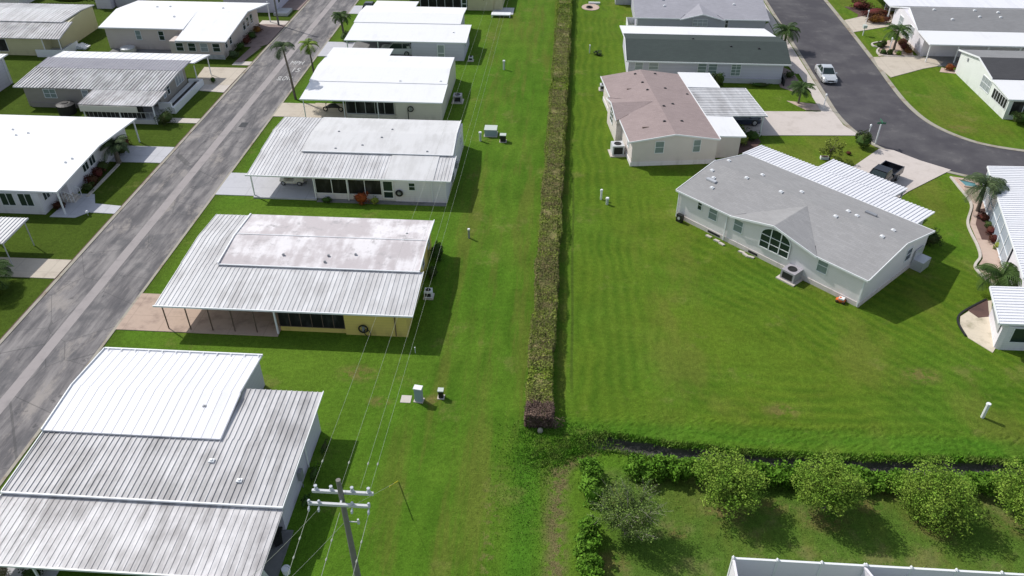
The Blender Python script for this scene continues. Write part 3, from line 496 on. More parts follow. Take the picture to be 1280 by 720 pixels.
# white house with AC on its east side
h=T('mobile_home','cream mobile home under a broad plain white roof beside two thin palms','house',(-20,88.5,0))
b=MB().gable_x(-25,-13.4,[(86.6,0),(95.3,0),(95.3,2.5),(91,2.8),(86.6,2.6)]); b.box(-18.6,82.7,0,-13.4,86.65,2.35); b.box(-24.4,83.2,0,-18.55,86.65,2.35); h.p('wall',b,M['w_cream'])
r=MB(); plane(r,[(-29.5,95.6,2.66),(-13.5,95.6,2.66),(-13.4,91,2.98),(-29.5,91,2.98)],.1); plane(r,[(-29.4,86.7,2.76),(-13.25,86.7,2.76),(-13.4,91,2.985),(-29.5,91,2.985)],.1); plane(r,[(-29.5,95.6,2.64),(-21.7,95.6,2.64),(-21.7,98.4,2.55),(-29.5,98.4,2.55)],.1)
plane(r,[(-29.3,82.1,2.42),(-13.2,82.1,2.42),(-13.2,86.75,2.7),(-29.3,86.75,2.7)],.1); rf=h.p('roof',r,M['r_white']); h.p('fascia',MB().bar((-29.3,82.07,2.4),(-13.2,82.07,2.4),.07,.14).bar((-13.2,82.1,2.4),(-13.2,86.7,2.7),.05,.1),M['white']); vents(h,rf,[(-18.8,87.2,2.8),(-14.1,87.4,2.8)],'white',.12,.1)
screens(h,'S',83.2,-24.4,-18.9,.4,2.3,5,'alu'); posts(h,[(-29,82.4),(-24.5,82.6),(-20.6,82.5)],2.35,.045,'white'); h.p('knee_wall',MB().box(-24.4,83.0,0,-18.6,83.17,.38),M['w_cream'])
hr=T('hose_reel','dark hose loop on the cream wall north of the golf cart house','hose reel',(-16.9,82.6,0)); hr.p('hose',MB().ring((-16.9,82.55,1.4),(0,1,0),.3,.06).tube([(-17.2,82.5,1.4),(-17.2,82.5,.1)],.05,6),M['dark']); hr.p('bracket',MB().box(-17,82.6,1.2,-16.8,82.69,1.6),M['grey'])
rect('carport_slab',-29,82.3,-24.4,86.6,'c_tan',.06,.14,'tan carport floor with a dark motor scooter'); rect('driveway',-32.9,82.6,-29,86.4,'c_tan',.055,.14,'tan driveway beside the thin palms')
ac(-12.3,88.2,'dark grey air conditioner at the east wall of the cream house','ac',.5,.9)
mc=T('motor_scooter','dark motor scooter parked in the tan carport','scooter',(-26.2,84.3,.06))
mc.p('body',MB().tube([(-27.1,84.3,.55),(-26.6,84.3,.75),(-26,84.3,.8),(-25.5,84.3,.6)],[.12,.25,.28,.12],8),M['black'],smooth=True); mc.p('handlebar',MB().tube([(-27.0,83.95,1.15),(-27.0,84.65,1.15)],.03,6).tube([(-27.2,84.3,.4),(-27.0,84.3,1.15)],.04,6),M['grey'])
for xx in (-27.2,-25.4): mc.p('wheel',MB().ring((xx,84.3,.36),(0,1,0),.24,.07),M['tyre'])

# white roof house with SUV
h=T('mobile_home','white mobile home with two-level white roof sheltering a white SUV','house',(-20.5,108,0))
b=MB().gable_x(-28.5,-14.6,[(107.9,0),(115.4,0),(115.4,2.5),(111.5,2.85),(107.9,2.6)]); b.box(-20.0,101.5,0,-13.1,107.95,2.38); h.p('wall',b,M['w_blue'])
r=MB(); plane(r,[(-29,115.6,2.66),(-14.2,115.6,2.66),(-14.2,111.6,3.0),(-29,111.6,3.0)],.1); plane(r,[(-29,107.8,2.8),(-14.2,107.8,2.8),(-14.2,111.6,3.005),(-29,111.6,3.005)],.1); plane(r,[(-28,115.6,2.64),(-21.7,115.6,2.64),(-21.7,118.6,2.5),(-28,118.6,2.5)],.1)
plane(r,[(-28.9,101.5,2.42),(-12.75,101.5,2.42),(-12.75,107.85,2.72),(-28.9,107.85,2.72)],.1); rf=h.p('roof',r,M['r_white']); h.p('fascia',MB().bar((-28.9,101.47,2.4),(-12.75,101.47,2.4),.07,.14).bar((-12.73,101.5,2.4),(-12.73,107.85,2.7),.05,.1),M['white']); vents(h,rf,[(-14.8,104.9,2.6)],'white',.12,.12)
posts(h,[(-28.6,101.8),(-24.5,101.8)],2.35,.06,'white'); window(h,'E',-13.1,103,1.2,.8,.9); door(h,'S',101.5,-16.6,.2,1.0,1.95,'glassl')
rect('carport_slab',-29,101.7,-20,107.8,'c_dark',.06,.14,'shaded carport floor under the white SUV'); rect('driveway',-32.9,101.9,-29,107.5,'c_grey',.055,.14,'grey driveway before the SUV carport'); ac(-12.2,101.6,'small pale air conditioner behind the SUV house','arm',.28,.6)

# pale yellow house at the top
h=T('mobile_home','pale yellow mobile home with tall dark screens at the top of the middle row','house',(-16,126,0))
h.p('wall',MB().box(-15,123,0,-11.1,133,2.5).box(-11.1,123.4,0,-9.7,133,2.5).box(-23,125.5,0,-15,133,2.5).box(-22.3,123.1,0,-15.05,123.3,.5),M['w_paley']); h.p('roof',plane(MB(),[(-27,122.3,2.5),(-10.4,122.3,2.5),(-10.4,134,2.9),(-27,134,2.9)],.1,.45,.05,.05),M['r_ribw'])
screens(h,'S',123.1,-22.3,-16.0,.1,2.4,5,'white'); door(h,'S',123.1,-15.95,.1,.85,2.1); h.p('wall_lamp',MB().tube([(-12.5,122.98,1.7),(-12.5,122.85,1.7)],.12,8),M['dark'])
rect('patio',-11.1,121.2,-7.9,124.5,'c_grey',.06,.14,'pale grey patio at the corner of the pale yellow house'); 
st=T('garden_bench','white flat bench at the edge of the lawn by the pale yellow house','bench',(-9.7,120.4,0)); st.p('seat',MB().box(-11.1,119.7,.3,-8.2,121.0,.45),M['white'])
for x,y in ((-11,119.8),(-8.3,119.8),(-11,120.9),(-8.3,120.9)): st.p('leg',MB().box(x-.06,y-.06,0,x+.06,y+.06,.3),M['white'])
rect('driveway',-32.9,120,-23,124,'c_grey',.055,.14,'driveway of the pale yellow house')
# ------------------------------------------------------------------ LEFT COLUMN HOUSES
h=T('mobile_home','white house with a huge plain white roof and green sunroom windows at left','house',(-54,68,0))
b=MB().gable_x(-66,-46.3,[(63,0),(75,0),(75,2.5),(68,2.95),(63,2.65)]); b.box(-66,60.0,0,-47.2,63.05,2.3); h.p('wall',b,M['w_white'])
r=MB(); plane(r,[(-67,75.5,2.62),(-45.0,75.5,2.62),(-45.15,68,3.1),(-67,68,3.1)],.12); plane(r,[(-67,59.9,2.5),(-45.25,59.9,2.5),(-45.15,68,3.105),(-67,68,3.105)],.12); rf=h.p('roof',r,M['r_white']); h.p('fascia',MB().bar((-67,59.87,2.48),(-45.2,59.87,2.48),.07,.15).bar((-45.22,59.9,2.48),(-45.12,68,3.08),.06,.14).bar((-45.12,68,3.08),(-44.98,75.5,2.6),.06,.14),M['white'])
vents(h,rf,[(-46.6,65.5,2.93),(-46.9,64.8,2.88),(-53.9,70.6,2.96),(-54.8,70.0,2.98),(-56,71.4,2.9)],'white',.1,.15)
for i in range(7): window(h,'S',60.0,-49.2-i*1.75,.85,1.35,1.35,'glassg' if i%3==2 else 'glass',2,1)
window(h,'E',-46.3,66.0,1.1,1.1,1.15,'glass',2,1); window(h,'E',-46.3,67.3,1.1,1.1,1.15,'glass',2,1); window(h,'E',-46.3,71.3,1.1,1.0,1.1); window(h,'E',-47.2,60.5,1.1,1.0,1.1,'glass',2,1); window(h,'E',-47.2,61.7,1.1,1.0,1.1,'glass',2,1)
posts(h,[(-45.35,60.1),(-45.2,75.2)],2.5,.06,'white'); st=MB()
for i in range(4): st.box(-46.9+i*.35,62.2,0,-46.55+i*.35,63.4,.6-i*.15)
h.p('steps',st,M['c_walk']); rl=MB()
for yy in (62.15,63.45): rl.bar((-46.9,yy,1.5),(-45.5,yy,.9),.05); [rl.bar((-46.9+i*.35,yy,.1),(-46.9+i*.35,yy,1.5-i*.15),.035) for i in range(5)]
h.p('railing',rl,M['white']); 
for i,(x,y,rr,hh,m,lab) in enumerate([(-45.4,64.6,.6,.9,'l_dk','dark shrub nearest the entry steps of the huge white roof house'),(-45.6,65.9,.7,1.0,'l_mar','first maroon shrub from the entry steps under the east windows'),(-45.7,67.2,.7,1.1,'l_mar','second maroon shrub from the entry steps under the east windows'),(-45.8,68.5,.8,1.2,'l_dk','dark shrub between the maroon shrubs and the fat palm'),(-45.7,72.3,.9,1.5,'l_dk','dark shrub behind the fat palm, on its north side'),(-46.2,73.8,.9,1.3,'l_rust','rust tinged shrub at the corner of the bright driveway'),(-46.5,61.2,.5,.8,'l_mar','maroon potted shrub by the corner post of the huge white roof house')]): bush('shrub',lab,x,y,rr,rr,hh,m,500,.15)
palm('fat leafy palm by the east wall of the huge white roof house',-45.2,70.4,1.9,1.9,'l_blue',20,None,.22)
sheet('garden_edging',[(-45.1,63.4),(-44.8,63.4),(-44.9,70),(-45.2,70)],'c_walk',.12,.2,'pale edging of the maroon shrub bed')
rect('driveway',-46.8,70.6,-40.9,74.2,'c_grey',.055,.14,'bright grey driveway north of the huge white roof house'); sheet('walkway',[(-46.6,59.6),(-44.2,59.6),(-43.4,60.6),(-40.9,60.5),(-40.9,61.9),(-43.6,62.2),(-44.5,63.9),(-46.3,63.9)],'c_grey',.05,.14,'grey walkway to the entry of the huge white roof house')
lt=T('garden_light','small white garden light beside the grey walkway','garden light',(-43.2,60.1,0)); lt.p('stem',MB().cyl(-43.2,60.1,0,.35,.03),M['alu']); lt.p('cap',MB().cyl(-43.2,60.1,.35,.5,.16,.08),M['white'])

h=T('mobile_home','taupe mobile home with ribbed grey roof and awning behind the huge white roof','house',(-54,88,0))
h.p('wall',MB().gable_x(-62.3,-46.2,[(83.6,0),(91,0),(91,2.7),(88.4,2.78),(83.6,2.4)]).box(-61.9,83.4,0,-46.3,83.62,.5),M['w_taupe'])
r=MB(); plane(r,[(-63.2,83.2,2.5),(-45.4,83.2,2.5),(-45.4,88.3,2.9),(-63.2,88.3,2.9)],.09,.4,.08,.08); r1=h.p('roof',r,M['r_ribg'],label='ribbed lower grey roof slope'); r=MB(); plane(r,[(-63.2,88.25,2.95),(-45.3,88.25,2.95),(-45.2,91.2,3.1),(-63.2,91.2,3.1)],.1,.4,.03,.025); h.p('roof',r,M['s_lav'],label='smooth upper grey roof slope')
h.p('roof',plane(MB(),[(-63.4,94.8,2.55),(-44.3,94.8,2.55),(-44.9,91.15,2.8),(-63.4,91.15,2.8)],.1,.9,.04,.03),M['r_white'],label='white carport roof at the far side'); h.p('roof',plane(MB(),[(-53.6,79.5,2.25),(-45.0,79.5,2.25),(-45.0,83.3,2.47),(-53.6,83.3,2.47)],.07,.34,.05,.05),M['r_mildew'],label='ribbed porch awning roof')
h.p('sun_shade',MB().box(-53.5,79.4,1.45,-46.9,79.46,2.15),M['cream']); h.p('porch_floor',MB().box(-53.4,79.7,0,-45.4,83.5,.5),M['skirt']); posts(h,[(-45.2,79.7),(-53.3,79.7),(-49.2,79.7),(-44.6,94.4),(-45.2,91.6)],2.3,.05,'white'); rl=MB()
for i in range(17): rl.bar((-53.3+i*.5,79.72,.5),(-53.3+i*.5,79.72,1.35),.03)
rl.bar((-53.3,79.72,1.35),(-45.3,79.72,1.35),.05); h.p('railing',rl,M['alu']); h.p('screen_panel',MB().box(-53.4,80.1,.5,-46.6,80.13,2.2),M['screen'])
window(h,'S',83.6,-60.0,1.1,1.5,1.1,'glassg',2,2); window(h,'S',83.6,-55.4,1.2,.8,1.0,'glassl'); window(h,'E',-46.2,84.4,1.0,.7,1.3,'glassl'); window(h,'E',-46.2,85.5,1.0,.7,1.3,'glass'); window(h,'E',-46.2,88.0,1.0,2.2,1.3,'glassl',3,1)
h.p('planter_wall',MB().box(-44.6,82.6,0,-44.3,91.3,.75).box(-46.1,82.6,0,-44.6,82.9,1.3).box(-46.1,91.0,0,-44.6,91.3,.75).box(-46.0,83.0,0,-44.62,91.0,.45),M['white']); h.p('planter_soil',MB().box(-45.3,83.0,.45,-44.62,91.0,.5),M['dark'])
tk=T('water_tank','large dark round tank beside the taupe wall','tank',(-56.8,82.0,0)); tk.p('body',MB().tube([(-56.8,82,0),(-56.8,82,1.1),(-56.8,82,1.25)],[.95,1.0,.6],16),M['dark']); tk.p('lid',MB().cyl(-56.8,82,1.25,1.32,.35),M['black'])
bush('shrub','clipped drum shaped dark green shrub at the porch corner of the taupe home',-44.1,79.9,1.0,1.0,1.6,'l_dk',1400,.12)
sheet('driveway',[(-45.9,91.3),(-41,91.3),(-40.9,97),(-46.5,97)],'c_tan',.055,.14,'tan driveway of the taupe home'); sheet('walkway',[(-44.2,89.4),(-41,89.0),(-41,91.5),(-44.3,91.5)],'c_walk',.05,.14,'short pale walk beside the tan driveway'); rect('walkway',-44.3,80.2,-40.9,81.4,'c_walk',.05,.14,'pale walk to the clipped drum shrub')
bush('shrub','small dark shrub at the edge of the tan driveway',-43.4,92.0,.4,.4,.8,'l_dk',250,.13)

h=T('house','beige house with wide bright white roof and brick garden path','house',(-53,107,0))
h.p('wall',MB().gable_x(-62,-44.9,[(103,0),(114.3,0),(114.3,2.85),(108.3,3.5),(103,2.85)]).box(-52,100.1,0,-44.9,103.05,2.25),M['w_beige'])
r=MB(); plane(r,[(-62.6,114.7,3.0),(-43.0,114.7,3.0),(-43.9,108.3,3.75),(-62.6,108.3,3.75)],.12); plane(r,[(-62.6,102.6,3.02),(-50.9,102.6,3.02),(-50.9,108.3,3.755),(-62.6,108.3,3.755)],.12); plane(r,[(-50.9,99.6,2.5),(-44.1,99.6,2.5),(-43.9,108.3,3.752),(-50.9,108.3,3.752)],.12); rf=h.p('roof',r,M['r_white']); h.p('fascia',MB().bar((-62.6,102.57,2.98),(-50.9,102.57,2.98),.06,.16).bar((-50.9,99.57,2.46),(-44.1,99.57,2.46),.06,.16).bar((-44.08,99.6,2.46),(-43.88,108.3,3.7),.06,.15).bar((-43.88,108.3,3.7),(-42.98,114.7,2.96),.06,.15),M['white'])
vents(h,rf,[(-57.5,110,3.6),(-55.8,110.4,3.55),(-53.5,106.2,3.5),(-48,110,3.6)],'white',.13,.15)
window(h,'S',103,-57.9,1.3,.8,1.3,'glassg'); window(h,'S',103,-54.7,1.3,.8,1.3)
for i in range(4): window(h,'S',100.1,-51.2+i*1.65,.95,1.05,1.15,'glass' if i!=2 else 'glassl')
for i in range(3): window(h,'E',-44.9,108.0+i*1.5,1.1,1.0,1.3)
for i in range(2): window(h,'E',-44.9,101.0+i*1.6,1.0,.8,1.2)
posts(h,[(-43.6,115.4)],3.0,.07,'white'); h.p('skirting',MB().box(-52.05,99.95,0,-44.8,100.06,.55),M['skirt'])
hb=T('hot_tub','low pale round hot tub behind the beige house wall','hot tub',(-58.9,101.9,0)); hb.p('body',MB().cyl(-58.9,101.9,0,.6,1.0,1.0,16),M['cream']); hb.p('cover',MB().cyl(-58.9,101.9,.6,.7,.95,.8,16),M['alu'])
rect('service_path',-61.5,100.6,-52.2,102.9,'c_dark',.05,.12,'dark path along the beige house wall'); sheet('driveway',[(-44.8,104.8),(-41.9,104.8),(-41.0,106),(-41.0,114.3),(-44.8,114.3)],'brick',.055,.14,'brick paver driveway of the beige house'); sheet('driveway_apron',[(-45,114.3),(-41,114.3),(-41,116),(-45,116)],'c_walk',.05,.14,'pale apron above the brick driveway'); sheet('walkway',[(-43.2,98.9),(-42.2,98.9),(-41.5,104.8),(-42.9,104.8)],'brick',.05,.14,'brick garden path of the beige house'); rect('walkway',-43.2,98.0,-40.9,99.3,'c_walk',.046,.14,'pale walk at the end of the brick garden path')
for i,(y,m,lab) in enumerate([(100.6,'l_blue','grey green shrub at the near corner of the beige house'),(103.6,'l_dk','dark shrub under the east windows of the beige house, second from the near corner'),(105.8,'l_mar','maroon shrub in the row under the east windows of the beige house'),(108.2,'l_dk','dark shrub at the middle of the east wall of the beige house'),(110.6,'l_rust','rust coloured shrub near the far end of the beige house')]): bush('shrub',lab,-43.9,y,.7,.9,1.1,m,450,.16)
up=T('utility_pole','thin dark street pole rising by the brick driveway','utility pole',(-41.9,114,0)); up.p('pole_shaft',MB().cyl(-41.9,114,0,8.5,.14,.1),M['wood']); up.p('crossarm',MB().box(-42.9,113.95,8.0,-40.9,114.05,8.12),M['arm'])

h=T('mobile_home','pale yellow mobile home with long grey ribbed roof at top left','house',(-76,106,0))
h.p('wall',MB().gable_x(-90,-67.8,[(101.5,0),(111.3,0),(111.3,3.1),(108,3.3),(101.5,2.6)]).box(-90,99.7,0,-69.2,101.55,2.35),M['w_paley'])
r=MB(); plane(r,[(-91,111.6,3.2),(-67.6,111.6,3.2),(-67.7,108.2,3.5),(-91,108.2,3.5)],.1,.45,.04,.04); plane(r,[(-91,104.1,3.12),(-68.4,104.1,3.12),(-67.7,108.2,3.505),(-91,108.2,3.505)],.1,.45,.04,.04); h.p('roof',r,M['r_ribw'],label='upper grey roof'); h.p('roof',plane(MB(),[(-91,99.2,2.5),(-66.3,99.2,2.5),(-67.2,104.6,3.0),(-91,104.6,3.0)],.08,.4,.06,.06),M['r_ribg'],label='lower ribbed roof')
screens(h,'S',99.7,-84,-74.2,.5,2.2,6,'white'); posts(h,[(-66.7,99.5),(-69,99.5)],2.4,.05,'white'); rl=MB().box(-70.2,99.2,.0,-66.4,99.26,1.0).box(-66.46,99.3,0,-66.4,103,1.0)
h.p('railing',rl,M['white']); h.p('porch_floor',MB().box(-70,99.3,0,-66.5,103.5,.45),M['skirt']); st=MB(); [st.box(-66.4+i*.3,102.4,0,-66.1+i*.3,103.8,.45-i*.11) for i in range(4)]; h.p('steps',st,M['white'])
h=T('mobile_home','white walled mobile home cut by the left edge below the yellow one','house',(-74,82,0)); h.p('wall',MB().box(-82,72,0,-68.3,90.3,3.2),M['w_blue']); h.p('roof',plane(MB(),[(-82.5,71.5,3.3),(-67.9,71.5,3.3),(-67.9,90.8,3.5),(-82.5,90.8,3.5)],.1,.5,.05,.04),M['r_white']); h.p('downspout',MB().bar((-68.25,89.9,3.2),(-68.25,89.9,.1),.09),M['white'])
h=T('carport','white ribbed carport roof on thin posts at the left edge','carport',(-50,53.3,0)); h.p('roof',plane(MB(),[(-62,51.4,2.5),(-45.1,51.4,2.5),(-45.1,55.2,2.62),(-62,55.2,2.62)],.08,.34,.05,.05),M['r_ribw']); posts(h,[(-45.4,54.9),(-48.6,54.9),(-45.4,51.7),(-48.6,51.7),(-52,54.9),(-52,51.7)],2.5,.035,'alu')
rect('driveway',-60,50.2,-40.95,52.9,'c_tan',.055,.14,'tan driveway beside the left carport')
h=T('mobile_home','pale wall of a mobile home behind the palm at the left edge','house',(-54,46,0)); h.p('wall',MB().box(-62,42,0,-49,49.8,2.5),M['w_blue']); h.p('roof',plane(MB(),[(-62.5,41.5,2.6),(-48.6,41.5,2.6),(-48.6,50.2,2.7),(-62.5,50.2,2.7)],.1,.4,.05,.05),M['r_ribw'])
palm('bushy green palm overhanging the left edge by the tan driveway',-45.3,48.4,1.3,2.6,'l_palm',26,None,.2,nl=18); palm('smaller dark palm just below the bushy one at the left edge',-45.7,45.6,1.0,2.0,'l_palm',18,None,.16)
sh=T('shed','white garden shed at the top edge beyond the yellow home','shed',(-71,121,0)); sh.p('wall',MB().box(-72.4,120,0,-70.0,123,2.4),M['w_blue']); sh.p('roof',plane(MB(),[(-72.6,119.8,2.45),(-69.8,119.8,2.45),(-69.8,123.2,2.7),(-72.6,123.2,2.7)],.1),M['r_white'])
sh=T('shed','grey garden shed right of the white one at the top edge','shed',(-68.3,123,0)); sh.p('wall',MB().box(-69.8,121,0,-66.4,124,2.3),M['w_lav']); sh.p('roof',plane(MB(),[(-70,120.8,2.35),(-66.2,120.8,2.35),(-66.2,124.2,2.6),(-70,124.2,2.6)],.1),M['s_lav'])
sh=T('shed','low white building at the top left corner','shed',(-90,124,0)); sh.p('wall',MB().box(-94,119.8,0,-84.5,127,1.5),M['w_white']); sh.p('roof',plane(MB(),[(-94.3,119.5,1.55),(-84.2,119.5,1.55),(-84.2,127.3,1.8),(-94.3,127.3,1.8)],.1),M['r_white'])
bush('hedge','dark hedge behind the yellow home at top left',-77.5,121.8,5.5,1.2,2.6,'l_dk',2500,.3,None,'hedge')
h=T('house','pale blue house at the top beyond the brick driveway','house',(-46,125,0)); h.p('wall',MB().box(-52,119.8,0,-44.0,130,2.6),M['w_blue']); h.p('roof',plane(MB(),[(-52.5,119.4,2.65),(-43.6,119.4,2.65),(-43.6,130,3.0),(-52.5,130,3.0)],.1),M['r_white']); h.p('porch_floor',MB().box(-44,118.3,0,-41.9,121,.4),M['skirt']); window(h,'E',-44,121,1,1,1.2)
rect('driveway',-44,121.2,-41,127,'brick',.055,.14,'pinkish driveway at the top of the old street')
# thin palms by the street
palm('tall thin palm leaning over the old street, left of the pair',-31.7,87.6,6.3,1.9,'l_blue',13,'thin street palms',.12,(-.5,0),1.1); palm('shorter thin yellow green palm, right of the street pair',-31.5,95.2,3.9,1.7,'l_palmy',13,'thin street palms',.1,(-.2,0),1.1)
palm('round dark palm at the far kerb beside white flowers',-31.3,110.3,2.6,1.7,'l_palm',22,None,.14,(-.3,.3),1.0); bush('shrub','leafy shrub with pale blooms under the round dark palm',-30.5,108.2,1.0,1.0,1.3,'l_dk',500,.2)
# ------------------------------------------------------------------ RIGHT OF THE LONG HEDGE
# angled grey house (own axes)
def gable_house_local(h,L,W,ze,zr,ov=.25,wm='w_house',rm='s_grey',cut=(5.7,14.0)):
    h.p('wall',MB().gable_x(0,L,[(0,0),(W,0),(W,ze-.12),(W/2,zr-.14),(0,ze-.12)]),M[wm])
    a=ov; k=(zr-ze)/(W/2); r=MB(); c0,c1=cut; yc=.75; r.slab([(-a,-a,ze-k*a),(c0,-a,ze-k*a),(c0+.8,yc,ze+k*yc),(c1-.8,yc,ze+k*yc),(c1,-a,ze-k*a),(L+a,-a,ze-k*a),(L+a,W/2,zr),(-a,W/2,zr)],.12); plane(r,[(L+a,W+a,ze-k*a),(-a,W+a,ze-k*a),(-a,W/2,zr+.002),(L+a,W/2,zr+.002)],.12)
    rf=h.p('roof',r,M[rm]); f=MB(); f.bar((-a,-a-.02,ze-k*a-.07),(c0+.1,-a-.02,ze-k*a-.07),.07,.15); f.bar((c1-.1,-a-.02,ze-k*a-.07),(L+a,-a-.02,ze-k*a-.07),.07,.15); f.bar((-a,W+a+.02,ze-k*a-.07),(L+a,W+a+.02,ze-k*a-.07),.07,.15)
    for x in (-a-.02,L+a+.02): f.bar((x,-a,ze-k*a-.05),(x,W/2,zr-.05),.06,.17); f.bar((x,W/2,zr-.05),(x,W+a,ze-k*a-.05),.06,.17)
    h.p('fascia',f,M['white']); return rf
h=T('house','angled white house with grey shingle roof and big arched window','house',(10.95,63.5,0),-45,None,True)
L,W=18.1,10.2; rf=gable_house_local(h,L,W,2.85,3.85)
# front cross gable over the arched window
pk,px0,px1,xc=3.72,5.7,14.0,9.85
r=MB(); e=2.8
r.slab([(px0,-.26,e),(xc,-.32,pk+.02),(xc,W/2-.6,pk+.04)],.1); r.slab([(xc,-.32,pk+.02),(px1,-.26,e),(xc,W/2-.6,pk+.04)],.1); h.p('roof_gable',r,M['s_grey'],rf); h.p('gable_wall',MB().gable_y(-.06,.8,[(px0+.35,2.55),(px1-.35,2.55),(xc,pk-.12)]),M['w_house'])
h.p('fascia',MB().bar((px0,-.34,e-.06),(xc,-.36,pk-.04),.07,.17).bar((xc,-.36,pk-.04),(px1,-.34,e-.06),.07,.17),M['white'])
for x,z0,w,hh in ((2.1,1.75,.5,.95),): window(h,'S',0,x,z0,w,hh)
for x in (3.35,6.0,14.05): window(h,'S',0,x,1.4,.95,1.35,'glassg')
# arched window: three bays under a half round head
f=MB();gp=MB(); ax0,ax1,az0,az1=8.75,11.55,1.2,2.45; ac_=(ax0+ax1)/2; ar=(ax1-ax0)/2; N=14; arc=[(ac_+ar*math.cos(math.pi*i/N),az1+ar*.62*math.sin(math.pi*i/N)) for i in range(N+1)]
pts=[(ax0,az0),(ax1,az0)]+arc; gp.add([(x,-.085,z) for x,z in pts]+[(x,-.062,z) for x,z in pts],[tuple(range(len(pts))),tuple(range(2*len(pts)-1,len(pts)-1,-1))])
for a,b in zip(pts,pts[1:]+pts[:1]): f.bar((a[0],-.1,a[1]),(b[0],-.1,b[1]),.07,.09)
for x in (ax0+(ax1-ax0)/3,ax0+2*(ax1-ax0)/3): f.bar((x,-.1,az0),(x,-.1,az1+ar*.56),.07,.08)
for z in (az0+(az1-az0)*.5,az1): f.bar((ax0,-.1,z),(ax1,-.1,z),.05,.05)
o=h.p('window',f,M['white'],label='large arched window with nine panes'); h.p('pane',gp,M['glass'],o)
window(h,'E',L,6.5,1.3,1.0,1.2); h.p('skirting',MB().box(-.03,-.05,0,L+.03,-.004,.42).box(L+.004,0,0,L+.05,W,.42),M['w_c2'])
[h.p('downspout',MB().bar((x,-.1,2.7),(x,-.1,.1),.09),M['white']) for x in (.05,5.3,L-.05)]; [h.p('crawl_vent',MB().box(a_,-.08,.1,b_,-.055,.3),M['dark']) for a_,b_ in ((3.6,4.9),(7.9,8.8))]
zz=lambda y:2.85+(y/5.1)*1.0 if y<5.1 else 3.85-((y-5.1)/5.1)*1.0
vents(h,rf,[(x,y,zz(y)) for x,y in ((-.0+.5,3.8),(.3,6.6),(3.6,4.7),(4.0,6.6),(2.1,1.8),(7.1,4.8),(8.1,6.5),(12.4,4.7),(12.5,6.6),(13.4,6.4),(16.5,4.7),(16.5,6.6),(1.3,3.0))],'white',.17,.16)
h.p('skylight',MB().box(.9,2.4,3.35,1.9,2.75,3.5),M['alu'],rf); h.p('ridge_vent',MB().box(13.3,8.0,3.3,14.3,8.3,3.42),M['grey'],rf)
r=MB(); plane(r,[(16.8,13.9,2.55),(-.7,13.6,2.55),(-.7,10.35,2.72),(16.8,10.35,2.72)],.09,.34,.15,.05); plane(r,[(13.1,16.4,2.42),(5.6,16.5,2.42),(5.6,13.55,2.548),(13.1,13.8,2.548)],.09,.34,.15,.05); h.p('roof',r,M['r_whiterib'],label='white ribbed carport and porch roof')
h.p('wall',MB().box(14.0,10.25,0,16.3,13.4,2.4).box(0,10.25,0,5,13.0,2.4),M['w_house'],label='back room walls'); posts(h,[(5.9,16.2),(12.9,16.1),(9.4,16.1)],2.35,.06,'white')
h.p('back_step',MB().box(18.15,8.2,0,19.1,9.6,.9).box(18.15,8.2,.9,18.25,9.6,1.7),M['alu'])
a1=ac(19.3,54.25,'grey air conditioner on a pale pad before the angled white house','ac',.62,.95,-45)
ms=T('mower_box','small orange and black robot mower by the angled house wall','mower',(22.6,51.3,0),-30,None,True); ms.p('body',MB().tube([(-.35,0,.1),(-.1,0,.22),(.3,0,.14)],[.16,.26,.16],8),M['org'],smooth=True); ms.p('cover',MB().box(-.2,-.2,.3,.22,.2,.42),M['white']); [ms.p('wheel',MB().ring((x_,y_,.12),(0,1,0),.09,.04,10,5),M['black']) for x_ in (-.25,.25) for y_ in (-.25,.25)]
hr=T('hose_reel','black hose reel box at the west corner of the angled house','hose reel',(11.2,62.9,0),-45,None,True); hr.p('body',MB().box(-.15,-.4,.0,.45,-.05,.75),M['black']); hr.p('hub',MB().tube([(.15,-.44,.42),(.15,-.4,.42)],.14,10),M['alu'])
for i,(x,y) in enumerate([(4.1,-.55),(5.0,-.6),(5.6,-.7),(7.5,-.45),(8.0,-.55),(8.5,-.5)]):
    c=math.cos(R(-45));s_=math.sin(R(-45)); wx,wy=10.95+x*c-y*s_,63.5+x*s_+y*c; o=link('stone_block',MB().slab([(-.28,-.12,.12),(.25,-.1,.1),(.3,.12,.12),(-.2,.14,.11)],.14),M['c_walk']); o.location=(wx,wy,0); o.rotation_euler=(0,0,R(-45+25*math.sin(i*3))); tag(o,'%s pale paving stone from the west along the angled house wall'%['first','second','third','fourth','fifth','sixth'][i],'stone','loose stones by the angled house')
sheet('driveway',[(30.4,66.5),(31.5,67.3),(33.8,69.6),(39.6,74.4),(37.2,76.3),(35.2,78.5),(33.9,78.9),(28.2,72.6),(25,70.3),(27.5,67.4)],'c_pink',.065,.16,'broad pale driveway of the angled house with a black pickup')
bush('shrub','dark round shrub at the east corner of the angled house',32.6,60.3,.9,.9,1.3,'l_dk',900,.15); bush('shrub','low dark shrub beside the back step of the angled house',31.7,61.6,.7,.7,.9,'l_dk',500,.14)
